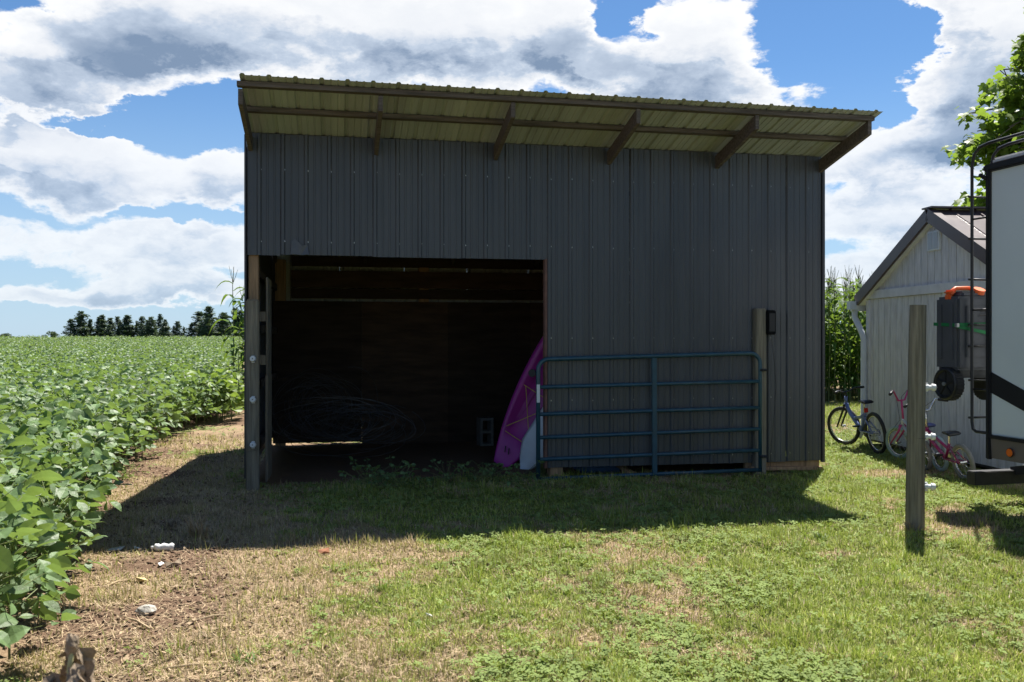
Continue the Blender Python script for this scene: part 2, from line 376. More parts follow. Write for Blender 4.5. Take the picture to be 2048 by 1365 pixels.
for k, (a, c_, z0) in enumerate(ub): wall_panel('wall_sheet', a, c_, z0, WT+.02, -.004*(k % 2), shed, M_WALL, wob=.003, phase=.088 if (a == 0 and c_ < .6) else 0.0)
# side and rear sheets
def side_sheets(u):
    e = 0.0
    while e < DEP+.01:
        s1 = min(DEP+.035, e+PW); pr = profile(s1-e); vs = []; fs = []
        for z in range(2):
            for (dv, h) in pr: vs.append((u+(h if u > 1 else -h), e+dv, ZB if z == 0 else WT-SL*(e+dv)-.01))
        n = len(pr)
        for k in range(n-1): fs.append((k, k+1, k+1+n, k+n))
        MB().add(vs, fs).build('wall_sheet', M_WALL, shed); e = s1
side_sheets(-.012); side_sheets(W+.012)
e = 0
while e < W-.02: s1 = min(W, e+PW); wall_panel('wall_sheet', e, s1-.001, .24, WT-SL*DEP+.022, DEP+.02, shed, M_ROOF, 1); e = s1
# roof sheets
RO, RZ = -1.07, WT+.03
e = .03
while e < W+.05:
    s1 = min(W+.07, e+PW); pr = profile(s1-e); vs = []; fs = []; n = len(pr)
    for v_ in (RO, -.5, 0, 1.2, 2.5, DEP+.3):
        for (du, h) in pr: vs.append((e+du, v_, RZ-SL*v_+h+.012*(1-(e+du)/W)*(1 if v_ < 0 else 0)*2))
    for r_ in range(5):
        for k in range(n-1): a = r_*n+k; fs.append((a, a+1, a+1+n, a+n))
    MB().add(vs, fs).build('roof_sheet', M_ROOF, shed); e = s1
RU = [.03+1.238*i for i in range(6)]
for u in RU:                                                   # rafters run out under the overhang
    a = Vector((u, -.97, RZ+SL*.97-.045-.075)); c_ = Vector((u, DEP, RZ-SL*DEP-.045-.075))
    vs = []
    for q in (a, c_):
        for du, dz in ((-.02, -.07), (.02, -.07), (.02, .07), (-.02, .07)): vs.append((q.x+du, q.y, q.z+dz))
    MB().add(vs, [(3, 2, 1, 0), (4, 5, 6, 7), (0, 1, 5, 4), (1, 2, 6, 5), (2, 3, 7, 6), (3, 0, 4, 7)]).build('rafter', M_LUM, shed)
for v_ in (-.945, -.47, .35, 1.2, 2.1, 3.0, 3.6):                  # purlins on top of the rafters
    z = RZ-SL*v_-.024; o = .012*2 if v_ < 0 else 0
    MB().bar((.0, v_, z+o), (W+.03, v_, z), .085, .042, (0, 0, 1)).build('purlin', M_LUM, shed)
# frame: posts, girts, header
for u, v_, ht in ((.055, .09, 3.4), (UO+.11, .09, 3.4), (W-.1, .09, 3.4), (.10, DEP-.06, 2.6), (2.1, DEP-.06, 2.6), (4.2, DEP-.06, 2.6), (W-.1, DEP-.06, 2.6)):
    MB().bbox((u, v_, ht/2-.1), (.095 if u < .06 else .14, .14, ht+.2), .006).build('post', M_LUMV, shed)
MB().bbox((UO/2+.05, .028, ZH+.122), (UO, .045, .235), .004).build('header_beam', M_LUM, shed)
for z in (.84, 1.5): MB().bbox(((UO+W)/2+.15, .028, z), (W-UO-.4, .045, .09), .004).build('girt', M_LUM, shed)
for z in (.35, 1.0, 1.6, 2.2, 2.9): MB().bbox((.045, DEP/2, z), (.045, DEP-.5, .09), .004).build('girt', M_LUM, shed)
for z in (.35, 1.0, 1.6, 2.2): MB().bbox((W-.05, DEP/2, z), (.045, DEP-.5, .09), .004).build('girt', M_LUM, shed)
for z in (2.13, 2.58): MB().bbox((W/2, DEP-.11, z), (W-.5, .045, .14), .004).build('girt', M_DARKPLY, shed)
# lining boards of the rear wall and the left side
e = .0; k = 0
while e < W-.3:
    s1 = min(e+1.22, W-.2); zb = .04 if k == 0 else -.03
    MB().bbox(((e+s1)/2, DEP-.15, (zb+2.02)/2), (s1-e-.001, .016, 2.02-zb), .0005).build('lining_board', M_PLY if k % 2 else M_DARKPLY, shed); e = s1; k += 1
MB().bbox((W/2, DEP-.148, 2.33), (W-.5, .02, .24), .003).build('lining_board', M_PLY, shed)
MB().bbox((.175, .42, 1.62), (.02, .5, 1.0), .003).build('lining_board', M_GREY, shed)
MB().bbox((.172, .45, .58), (.024, .6, 1.08), .003).build('lining_board', M_GREY, shed)
for z in (1.72, 1.28): MB().bbox((.132, .2, z), (.06, .09, .10), .003).build('spacer_block', M_GREY, shed)
# corner trim, jamb trim, torn flap, screws
MB().bar((-.02, .0, ZB-.02), (-.02, .0, WT), .018, .05, (0, 1, 0)).build('corner_trim', M_TRIM, shed)
MB().bar((W+.02, .0, ZB-.02), (W+.02, .0, WT-.05), .03, .05, (0, 1, 0)).build('corner_trim', M_TRIM, shed)
for u_ in (-.02, W+.02): MB().bar((u_, DEP+.025, .1), (u_, DEP+.025, WT-SL*DEP-.0), .09, .09, (0, 1, 0)).build('corner_trim', M_TRIM, shed)
MB().bbox((UO-.012, .03, ZH/2+.06), (.03, .08, ZH-.12), .003).build('door_jamb', mat('rusty_jamb', (.17, .09, .07), .8, .4, 9), shed)
MB().add([(.42, -.030, 2.345), (.52, -.036, 2.335), (.60, -.05, 2.34), (.585, -.032, 2.44), (.53, -.040, 2.43), (.46, -.027, 2.50), (.43, -.027, 2.47)], [(0, 1, 5, 6), (1, 2, 3, 4), (1, 4, 5)]).build('bent_flap', mat('bent_metal', (.085, .092, .105), .35, .3, 6), shed)
sb = MB()
for zr in (3.19, 2.47, 1.5, .84, .22):
    for k in range(28):
        u = .13+.2286*k
        if u < UO and zr < ZH: continue
        if u < W: sb.disc((u, -.006, zr+rnd.uniform(-.006, .006)), (0, 1, 0), .0085, .010, 6)
tag(sb.build('screws', M_GALV, shed), kind='stuff')
def SH(u, v, z=0): return LC+U*u+V*v+Vector((0, 0, z))

# ------------------------------------------------------------------ fence posts, gate, charger
def insulator(parent, p, d):                                   # white knob with a nail
    d = Vector(d).normalized(); m = MB(); p = Vector(p)
    m.tube([p, p+d*.03, p+d*.033, p+d*.052, p+d*.055, p+d*.085], [.028, .028, .018, .018, .030, .024], 12)
    m.bar(p+d*.012+Vector((0, 0, .034)), p+d*.012-Vector((0, 0, .034)), .03, .02); o = m.build('insulator', M_WHITE, parent)
    MB().tube([p+d*.08, p+d*.10], .005, 6).build('nail', M_STEEL, o); return o
lp = G(505, 970)
fp = thing('fence_post', ((505.5-1024)/F*8.84, 8.84, 0), TH, 'square weathered fence post with three white insulators at the doorway corner', 'post', 'fence posts')
MB().bbox((0, 0, .9), (.125, .10, 1.96), .012).build('post', M_GREY, fp)
for y in (719, 800, 890): insulator(fp, (.01, -.05, CH-(y-HY)/F*8.8), (0, -1, .1))
MB().tube([(-.09, -.03, .38), (-.02, -.075, .40), (.05, -.08, .41), (.1, .0, .40)], .0015, 4).build('tie_wire', M_WIRE, fp)
rp = G(1830, 1060)
fp2 = thing('fence_post', (rp.x, rp.y, 0), 0, 'round leaning wooden fence post standing alone on the lawn, three white insulators', 'post', 'fence posts')
pts = [(0, 0, -.3), (.0, 0, .2), (.008, 0, .8), (.018, 0, 1.4), (.024, 0, 1.76)]
vs = MB().tube(pts, [.072, .070, .067, .064, .061], 26)
vs.build('post', M_GREY, fp2)
for y in (775, 873, 973): insulator(fp2, (.062+.004*(y == 775), -.01, CH-(y-HY)/F*rp.y), (1, -.25, 0))
for y in (873, 973):
    z = CH-(y-HY)/F*rp.y; MB().torus((.012, 0, z-.01), (.05, .0, 1), .0685, .0016, 20, 4).build('tie_wire', M_WIRE, fp2)
hp = G(1515, 947)
fp3 = thing('gate_post', (hp.x+.01, hp.y-.02, 0), TH, 'grey timber hinge post carrying the blue gate and the black box', 'post')
MB().bbox((0, 0, .86), (.13, .11, 1.94), .01).build('post', M_GREY, fp3)
for z in (1.15, .2): MB().tube([(-.02, -.075, z), (.0, -.10, z)], .012, 8).build('hinge_pin', M_STEEL, fp3)
ch = thing('fence_charger', (hp.x+.115, hp.y-.01, 1.52), TH, 'small black fence charger box fixed to the gate post, cables hanging', 'charger')
MB().bbox((.005, -.02, .155), (.105, .12, .27), .012).build('case', mat('matt_black_case', (.008, .008, .009), .8, .2, spec=.1), ch)
MB().bbox((.005, -.082, .155), (.07, .008, .2), .003).build('face_plate', M_BLACK, ch)
MB().tube([(-.02, -.02, .03), (-.025, -.03, -.3), (-.022, -.02, -.7), (-.03, -.03, -1.05)], .003, 5).build('cable', M_BLACK, ch)
MB().tube([(.02, -.02, .03), (.05, -.03, -.2), (.085, -.02, -.55), (.05, -.03, -.95), (.02, -.02, -1.3), (.02, 0, -1.5)], .003, 5).build('cable', M_BLACK, ch)
g0 = Vector((.275, 9.46, 0)); g1 = Vector((2.735, 9.93, 0)); gl = (g1-g0).length
gate = thing('farm_gate', g0, math.atan2(g1.y-g0.y, g1.x-g0.x), 'blue green six bar tubular farm gate leaning open against the shed wall', 'gate')
zt0, zt1, rb = 1.28, 1.335, .115
def gz(t, k): l = [.02, .225, .455, .70, .985, 1.28]; r_ = [.05, .265, .50, .735, 1.025, 1.335]; return l[k]*(1-t)+r_[k]*t
arc = []
for i in range(7): a = math.pi-math.pi/2*i/6; arc.append((rb+rb*math.cos(a), 0, gz(0, 5)-rb+rb*math.sin(a)))
arc2 = []
for i in range(7): a = math.pi/2-math.pi/2*i/6; arc2.append((gl-rb+rb*math.cos(a), 0, gz(1, 5)-rb+rb*math.sin(a)))
MB().tube([(0, 0, .0)]+arc+arc2+[(gl, 0, .03)], .0235, 12).build('outer_frame', M_GATE, gate, True)
for k in range(5): MB().tube([(.0, 0, gz(0, k)), (gl, 0, gz(1, k))], .0205, 10).build('rail', M_GATE, gate, True)
MB().bbox((gl*.51, -.012, .66), (.055, .03, 1.26), .006, Matrix.Rotation(R(-.3), 3, 'Y')).build('brace', M_GATE, gate)
MB().bbox((-.004, -.026, .92), (.034, .004, .19), .001).build('maker_label', M_WHITE, gate)
for z in (1.15, .2): MB().tube([(gl, -.02, z), (gl+.03, -.03, z), (gl+.06, -.04, z)], .014, 8).build('hinge', M_STEEL, gate)

# ------------------------------------------------------------------ what lies in the shed
kb = P(1006, 921, 10.55); kb.z = .03; kt = P(1140, 700, 10.35); ax = (kt-kb).normalized(); KL = 2.75
kn = Vector((-.25, -1, .1)); kn = (kn-ax*kn.dot(ax)).normalized(); ks = ax.cross(kn)
kay = thing('kayak', kb, 0, 'magenta sit-on-top kayak stood on end inside the shed doorway', 'kayak')
def krel(t, s, h): return ax*(t*KL)+ks*s+kn*h
hull = MB(); rings = []; NS = 30
for i in range(NS+1):
    t_ = i/NS; wd = .37*max(.02, math.sin(math.pi*min(max(t_*.94+.03, 0), 1)))**.62; rise = .12*(abs(t_-.5)*2)**2.5; dp = 0
    for (c0, hw_, d_) in ((.27, .16, .10), (.55, .13, .13), (.82, .08, .07)):
        q = abs(t_-c0)/hw_
        if q < 1: dp = max(dp, d_*min(1, (1-q)*4))
    hd = .22*max(.12, math.sin(math.pi*min(max(t_, .02), .98)))**.5
    prof = [(-1, -.03), (-.93, .02), (-.74, .02), (-.60, .02-dp), (0, .03-dp), (.60, .02-dp), (.74, .02), (.93, .02), (1, -.03), (.86, -hd*.7), (.4, -hd), (0, -hd*.9), (-.4, -hd), (-.86, -hd*.7)]
    rings.append([krel(t_, a*wd, h+rise) for a, h in prof])
n = len(rings[0]); vs = [p for r_ in rings for p in r_]; fs = []
for i in range(NS):
    for k in range(n): fs.append((i*n+k, i*n+(k+1) % n, (i+1)*n+(k+1) % n, (i+1)*n+k))
fs += [tuple(range(n)), tuple(range(NS*n+n-1, NS*n-1, -1))]
hull.add(vs, fs).build('hull', M_KAYAK, kay, True)
MB().disc(krel(.40, -.235, .045), kn, .045, .02, 16).build('hatch', M_BLACK, kay)
for s0 in (-.16, .05): MB().bbox(krel(.27, s0+.03, -.06), (.07, .03, .42), .012, Matrix((ks, kn, ax)).transposed()).build('foot_well', M_KDARK, kay)
for (a, c_) in (((.13, -.22), (.34, .2)), ((.13, .18), (.34, -.22)), ((.13, -.22), (.13, .18)), ((.34, -.25), (.34, .2))):
    MB().tube([krel(a[0], a[1], .06), krel((a[0]+c_[0])/2, (a[1]+c_[1])/2, .065), krel(c_[0], c_[1], .06)], .004, 5).build('deck_cord', M_YCORD, kay)
for s0 in (-.02, .03): MB().tube([krel(.06, s0, .15), krel(.085, s0-.03, .15)], .007, 6).build('drain_slot', M_BLACK, kay)
bb = P(1050, 921, 10.35); bb.z = .0
brd = thing('paddle_board', bb, 0, 'white foam board leaning on the kayak behind the blue gate', 'board')
bax = (ax+Vector((.05, -.02, .0))).normalized(); bnm = (kn-bax*kn.dot(bax)).normalized(); bs = bax.cross(bnm)
bm_ = MB(); vs = []; fs = []; NB = 16
for i in range(NB+1):
    t_ = i/NB; wd = .20*min(1, (t_*5+.05))**.6*(1-max(0, t_-.7)**2*5)
    for a, h in ((-1, 0), (-.8, .03), (.0, .035), (.8, .03), (1, 0), (.8, -.03), (0, -.035), (-.8, -.03)): vs.append(bax*t_*1.55+bs*(a*wd)+bnm*h+kn*.10)
for i in range(NB):
    for k in range(8): fs.append((i*8+k, i*8+(k+1) % 8, (i+1)*8+(k+1) % 8, (i+1)*8+k))
fs += [tuple(range(8)), tuple(range(NB*8+7, NB*8-1, -1))]
bm_.add(vs, fs).build('deck', M_BOARD, brd, True)
MB().tube([bax*.03+bs*.10+bnm*.14, bax*.25+bs*.205+bnm*.10, bax*.8+bs*.205+bnm*.10], .006, 5).build('edge_stripe', mat('green_edge', (.12, .3, .1), .5), brd)
cb = P(970, 885, 12.6)
blk = thing('concrete_block', (cb.x, 12.6, 0), TH+R(8), 'hollow concrete block stood on end against the rear lining', 'block')
m = MB()
for (x0, x1, z0, z1) in ((-.095, -.06, 0, .39), (.06, .095, 0, .39), (-.06, .06, 0, .035), (-.06, .06, .178, .212), (-.06, .06, .355, .39)):
    m.box(((x0+x1)/2, 0, (z0+z1)/2), (x1-x0-.0005, .19-(.002 if x0 == -.06 else 0), z1-z0))
m.build('shell', M_BLOCK, blk)
def coil(loc, label, loops, rad, seed, squash):
    r_ = random.Random(seed); root = thing('wire_coil', loc, 0, label, 'wire', None)
    m = MB()
    for k in range(loops):
        c_ = Vector((r_.gauss(0, rad*.30), r_.gauss(0, .16), rad*.8+r_.uniform(-.15, .2)*rad)); R_ = rad*r_.uniform(.5, 1.05)
        ph = r_.uniform(0, 6.28); ti = r_.gauss(0, .35); tj = r_.gauss(0, .4); pts = []
        ln = r_.uniform(.7, 1.25)
        for i in range(27):
            a = ph+2*math.pi*ln*i/26; q = R_*(1+.05*math.sin(3*a+k)); x = q*math.cos(a); z = q*math.sin(a)*squash
            pts.append(c_+Vector((x, ti*z+tj*x*.5+.05*math.sin(2*a), z)))
        for p in pts: p.z = max(.01, p.z)
        m.tube(pts, .0028, 4)
    m.build('wire_strand', M_WIRE, root); return root
p0 = P(640, 900, 11.2); coil((p0.x, 11.2, .28), 'big round coil of old fence wire stood up in the shed', 26, .42, 3, 1.0)
p0 = P(690, 930, 10.4); coil((p0.x, 10.4, 0), 'loose tangle of fence wire lying flat on the shed floor', 30, .62, 5, .42)
tag(MB().bbox((0, 0, 0), (.9, .14, .04), .004).build('scrap_plank', M_LUMV), 'short bare plank lying under the shed wall near the right corner', 'plank')
o = bpy.data.objects['scrap_plank']; q = G(1568, 944); o.location = (q.x, q.y, .045); o.rotation_euler = (0, R(2), TH+.05)
tag(MB().bbox((0, 0, 0), (.10, .5, .035), .004).build('wood_offcut', M_LUMV), 'pale wooden offcut tilted under the wall behind the gate', 'plank')
o = bpy.data.objects['wood_offcut']; q = SH(3.95, .25); o.location = (q.x, q.y, .09); o.rotation_euler = (R(14), R(8), TH+.3)
tag(MB().bbox((0, 0, 0), (.5, .3, .10), .03).build('blue_tarp_bundle', mat('blue_tarp', (.03, .09, .2), .5, .3, 12, 0, .5, 20)), 'folded blue bundle under the metal wall behind the gate', 'bundle')
o = bpy.data.objects['blue_tarp_bundle']; q = SH(3.75, .45); o.location = (q.x, q.y, .05); o.rotation_euler = (0, 0, TH)
tag(MB().bbox((0, 0, 0), (.9, .05, .14), .004).build('sill_beam', M_LUMV), 'reddish timber sill under the right end of the metal wall', 'beam')
o = bpy.data.objects['sill_beam']; q = SH(W-.45, .06); o.location = (q.x, q.y, .10); o.rotation_euler = (0, 0, TH)

# ------------------------------------------------------------------ garden shed
bd = Vector((-.0963, .9953, 0)); bb0 = Vector((5.30, 10.11, 0))-bd*.69; BW = 3.36   # near right corner, running away to the left
brn = thing('garden_shed', bb0, math.atan2(bd.y, bd.x), 'grey board sided garden shed with a brown metal gable roof', 'shed')
# local x along the gable (0 near .. BW far), local y: +y points to camera-left, the building lies on -y
EV, AP, BL = 2.10, 2.99, 4.0
def gab(x): return EV+(AP-EV)*(1-abs(x-BW/2)/(BW/2))
bw = .152; x = 0
while x < BW-.01:                                            # siding boards with grooves between
    x1 = min(BW, x+bw); a, c_ = x+.006, x1-.006
    for (z0, f0, f1) in ((.08, 2.05, 2.05), (2.17, None, None)):
        h0 = min(gab(a)-.02, 9) if f0 is None else f0; h1 = gab(c_)-.02 if f1 is None else f1
        mid = [(BW/2)] if (f0 is None and a < BW/2 < c_) else []
        xs = [a]+mid+[c_]; zs = [h0]+[AP-.02 for _ in mid]+[h1]
        if max(zs) < z0+.02: continue
        vs = [(xx, y_, z0) for y_ in (0, -.016) for xx in xs]+[(xx, y_, max(zz_, z0+.005)) for y_ in (0, -.016) for xx, zz_ in zip(xs, zs)]
        k = len(xs); fs = []
        for i in range(k-1): fs += [(i, i+1, 2*k+i+1, 2*k+i), (k+i+1, k+i, 3*k+i, 3*k+i+1), (2*k+i, 2*k+i+1, 3*k+i+1, 3*k+i)]
        fs += [(0, 2*k, 3*k, k), (k-1, 2*k-1, 4*k-1, 3*k-1)]
        MB().add(vs, fs).build('siding_board', M_SIDING, brn)
    x = x1
MB().add([(0, -.02, .05), (BW, -.02, .05), (BW, -.02, EV), (BW/2, -.02, AP-.03), (0, -.02, EV), (0, -BL, .05), (BW, -BL, .05), (BW, -BL, EV), (BW/2, -BL, AP-.03), (0, -BL, EV)],
         [(0, 1, 2, 3, 4), (9, 8, 7, 6, 5), (1, 6, 7, 2), (5, 0, 4, 9)]).build('wall_core', mat('siding_groove', (.10, .095, .09), .9, .2), brn)
MB().bbox((BW/2, .012, 2.11), (BW, .028, .115), .003).build('band_board', M_STRIM, brn)
for xx in (.045, BW-.045): MB().bbox((xx, .01, 1.06), (.09, .026, 1.97), .003).build('corner_board', M_STRIM, brn)
for sgn in (0, 1):
    x0 = -.12 if sgn == 0 else BW+.12; zz0 = EV-.12*(AP-EV)/(BW/2)
    MB().bar((x0, .02, zz0-.055), (BW/2, .02, AP-.06), .024, .085, (0, 1, 0)).build('rake_board', M_STRIM, brn)
    MB().bar((x0 - (.05 if sgn == 0 else -.05), .05, zz0+.0), (BW/2, .05, AP+.03), .15, .10, (0, 1, 0)).build('rake_trim', M_BROOF, brn)
    # roof sheets with standing ribs
    yy = .10
    while yy > -BL-.1:
        y1 = yy-.6; vs = []; fs = []; row = []
        for dy, h in ((0, 0), (-.01, .022), (-.03, .022), (-.04, 0), (-.29, 0), (-.30, .012), (-.32, .012), (-.33, 0), (-.599, 0)):
            row.append((yy+dy, h))
        for (xx, z_) in ((x0-(.06 if sgn == 0 else -.06), zz0+.02), (BW/2, AP+.075)):
            for (y_, h) in row: vs.append((xx, y_, z_+.02+h))
        k = len(row)
        for i in range(k-1): fs.append((i, i+1, k+i+1, k+i))
        MB().add(vs, fs).build('roof_sheet', M_BROOF, brn); yy = y1
MB().bar((BW/2, .10, AP+.115), (BW/2, -BL-.1, AP+.115), .22, .02).build('ridge_cap', M_BROOF, brn)
vent = MB().bbox((BW/2-.02, .012, 2.70), (.26, .03, .24), .004).build('gable_vent', M_GUT, brn)
for k in range(2): MB().bbox((BW/2-.08+.12*k, .030, 2.70), (.09, .008, .20), .002).build('louvre_panel', mat('vent_mesh', (.45, .49, .53), .5, .1, 60), vent)
MB().bar((BW+.22, .12, EV-.16), (BW+.22, -BL, EV-.16), .10, .10).build('gutter', M_GUT, brn)
MB().bar((BW+.24, .14, EV-.13), (BW+.13, .14, EV-.13), .10, .12).build('gutter_end', M_GUT, brn)
MB().tube([(BW+.2, .09, EV-.2), (BW+.2, .09, EV-.30), (BW+.10, .08, EV-.42), (BW+.02, .07, EV-.52), (BW-.01, .06, EV-.62), (BW-.01, .06, .22), (BW-.01, .14, .10)], .042, 10).build('downspout', M_GUT, brn, True)
for z in (1.2, .6): MB().torus((BW-.01, .06, z), (0, 0, 1), .043, .004, 14, 5).build('spout_band', M_GUT, brn)

# ------------------------------------------------------------------ bicycles
def wheel(parent, c, r, tyre_m, tr, steer=0, spokes=16, rim_m=None):
    axv = Vector((-math.sin(steer), math.cos(steer), 0))
    wh = MB().tube([Vector(c)-axv*.035, Vector(c)+axv*.035], .016, 8).build('wheel', M_SILVER, parent)
    MB().torus(c, axv, r-tr, tr, 36, 8).build('tyre', tyre_m, wh, True)
    MB().torus(c, axv, r-2*tr-.004, .010, 36, 6).build('rim', rim_m or M_SILVER, wh, True)
    s = MB(); xv = axv.orthogonal().normalized(); yv = axv.cross(xv)
    for k in range(spokes):
        a = 2*math.pi*k/spokes; d = xv*math.cos(a)+yv*math.sin(a)
        s.tube([Vector(c)+axv*(.02 if k % 2 else -.02)+d*.016, Vector(c)+d*(r-2*tr-.004)], .0014, 3, False)
    s.build('spokes', M_SILVER, wh); return wh
def bicycle(front, rear, r, label, style):
    fx, rx = Vector(front), Vector(rear); d = fx-rx; wb = d.length; ang = math.atan2(d.y, d.x)
    b_ = thing('bicycle', (rx.x, rx.y, 0), ang, label, 'bicycle', 'bicycles leaning on the garden shed')
    b_.rotation_euler = (R(style['lean']), 0, ang)
    S = r/.25; fm = style['frame']; st = style['steer']; tr = style['tr']
    bbk = Vector((wb*.42, 0, r*style.get('bb', .95))); sc = Vector((wb*.27, 0, r*2.15)); hd = Vector((wb*.80, 0, r*2.55)); hl = Vector((wb*.835, 0, r*2.12)); fa = Vector((wb, 0, r)); ra = Vector((0, 0, r))
    wheel(b_, ra, r, style['tyre'], tr); wheel(b_, fa, r, style['tyre'], tr, st)
    fr = MB(); T = .017*max(S, .9)
    if style['kind'] == 'swoop':
        mid = Vector((wb*.58, 0, r*1.35)); fr.tube([hl+Vector((0, 0, .03)), (hl+mid)/2+Vector((.02, 0, 0)), mid, bbk], T*1.45, 10)
        fr.tube([mid+Vector((.03, 0, .05)), Vector((wb*.42, 0, r*1.62)), sc-Vector((0, 0, r*.35))], T*1.1, 10)
    else:
        fr.tube([hl, bbk], T*1.2, 10); fr.tube([hd-Vector((0, 0, r*.12)), (hd+sc)/2-Vector((0, 0, r*.42)), sc-Vector((-.02, 0, r*.62))], T, 10)
    fr.tube([sc-Vector((0, 0, r*.25)), bbk], T, 10); fr.tube([hd, hl], T*1.25, 10)
    for s in (-1, 1):
        fr.tube([bbk+Vector((0, s*.02, 0)), ra+Vector((0, s*.045, 0))], T*.6, 8); fr.tube([sc-Vector((0, -s*.012, r*.45)), ra+Vector((0, s*.045, 0))], T*.55, 8)
    fr.build('frame', fm, b_, True)
    rot = Matrix.Rotation(st, 3, 'Z'); fk = MB()
    def tw(p): return hl+rot @ (Vector(p)-hl)
    faT = tw(fa)
    for s in (-1, 1): fk.tube([tw(hl+Vector((0, s*.042, -.01))), tw(hl+Vector((.02, s*.046, -.06))), tw(fa+Vector((0, s*.045, 0)))], [T*.9, T*.9, T*.6], 8)
    fk.tube([tw(hl+Vector((0, -.05, 0))), tw(hl+Vector((0, .05, 0)))], T*.9, 8); fk.build('fork', style['fork'], b_, True)
    hb = MB(); top = hd+Vector((-.01, 0, r*style['rise']*.5)); hb.tube([hd-Vector((0, 0, .02)), top], .013, 8); w_ = style['bar']
    cr_ = [Vector((-.05, -w_, .05)), Vector((-.01, -w_*.62, .06)), Vector((0, -w_*.25, .0)), Vector((0, 0, 0)), Vector((0, w_*.25, .0)), Vector((-.01, w_*.62, .06)), Vector((-.05, w_, .05))]
    pts = [top+rot @ Vector((p.x, p.y, p.z*style['rise'])) for p in cr_]; hb.tube(pts, .011, 8); hb.build('handlebar', style['barm'], b_, True)
    for e_ in ((0, 1), (6, 5)):
        a = pts[e_[0]]; c_ = pts[e_[1]]; dd = (a-c_).normalized(); MB().tube([a-dd*.06, a+dd*.045], .017, 8).build('grip', style['grip'], b_, True)
    MB().tube([sc-Vector((.0, 0, r*.3)), sc+Vector((-.02, 0, r*.18))], .012, 8).build('seat_post', M_SILVER, b_)
    z = sc.z+r*.2; s = MB(); prof = [(-.13, .065, .0), (-.12, .075, .03), (-.05, .065, .035), (.03, .032, .03), (.12, .02, .02), (.135, .012, .0)]; vs = []
    for (x_, hw_, h) in prof:
        for (a, q) in ((-1, .4), (-.7, 1), (0, .85), (.7, 1), (1, .4), (.6, -.3), (-.6, -.3)): vs.append((sc.x-.02+x_*S**.5, a*hw_, z+.012+h*q))
    fs = [tuple(range(6, -1, -1)), tuple(range(35, 42))]
    for i in range(5):
        for k in range(7): fs.append((i*7+k, i*7+(k+1) % 7, (i+1)*7+(k+1) % 7, (i+1)*7+k))
    s.add(vs, fs).build('saddle', style['seat'], b_, True)
    crk = MB(); crk.disc(bbk+Vector((0, -.05, 0)), (0, 1, 0), r*.32, .008, 18); crk.tube([bbk+Vector((0, -.07, 0)), bbk+Vector((.09*S, -.075, -.08*S))], .009, 6); crk.tube([bbk+Vector((0, .07, 0)), bbk+Vector((-.09*S, .075, .08*S))], .009, 6)
    ck = crk.build('crank', M_SILVER if not style.get('dark') else M_STEEL, b_)
    for sx, sy, sz in ((1, -1, -1), (-1, 1, 1)): MB().bbox(bbk+Vector((.09*S*sx, sy*.115, .08*S*sz)), (.07, .075, .02), .004).build('pedal', M_BLACK, ck)
    for s_ in (-1, 1): MB().tube([pts[3+s_*2], top+Vector((.07, s_*.03, .03)), hd+Vector((.05, s_*.02, -.02)), tw(fa+Vector((-.02, s_*.03, r*.75)))], .0025, 4).build('brake_cable', M_BLACK, b_)
    MB().tube([bbk+Vector((0, -.05, r*.3)), ra+Vector((0, -.045, .035)), ra+Vector((-.035, -.045, 0)), ra+Vector((0, -.045, -.035)), bbk+Vector((0, -.05, -r*.3)), bbk+Vector((r*.3, -.05, 0)), bbk+Vector((0, -.05, r*.3))], .004, 4).build('chain', M_STEEL, b_)
    if style.get('reflector'): MB().bbox(sc+Vector((-.05, 0, -.035)), (.03, .05, .06), .006).build('reflector', M_RED, b_)
    if style.get('basket'): MB().bbox(hd+Vector((.055, 0, .0)), (.05, .07, .075), .008).build('front_reflector', M_RED, b_); MB().ball(hd+Vector((.06, 0, .11)), .05, 8, 5, .1, (1, 1, .8)).build('horn', M_LAV, b_, True)
    return b_
bicycle(G(1692, 891), G(1757, 909), .275, 'periwinkle blue bicycle with black tyres by the white downspout', dict(frame=M_BLUEF, fork=M_STEEL, tyre=M_RUBBER, tr=.024, kind='swoop', steer=R(28), lean=-7, bar=.26, rise=.5, barm=M_BLACK, grip=M_BLACK, seat=M_BLACK, reflector=True, dark=True))
bicycle(G(1800, 918), G(1882, 944), .205, 'white child bicycle with mint tyres and pink handlebar behind the magenta one', dict(frame=M_WFRAME, fork=mat('pink_paint', (.55, .06, .22), .4), tyre=M_MINT, tr=.022, kind='dia', steer=R(22), lean=-6, bar=.20, rise=2.2, barm=mat('pink_paint', (.55, .06, .22), .4), grip=M_BLACK, seat=M_BLUESEAT))
bicycle(G(1853, 941), G(1932, 963), .20, 'magenta child bicycle with grey tyres leaning in front of the white one', dict(frame=M_MAGF, fork=M_MAGF, tyre=M_GTYRE, tr=.024, kind='dia', steer=R(-8), lean=-9, bar=.20, rise=1.9, barm=M_SILVER, grip=M_BLACK, seat=M_BLACK, basket=True, bb=1.0))

# ------------------------------------------------------------------ travel trailer, its ladder, the tank hung on it
RVA = R(14); rc = P(1980, HY, 7.75); rv = thing('travel_trailer', (rc.x, rc.y, 0), RVA, 'white travel trailer with black stripe and rear ladder parked beside the garden shed', 'trailer')
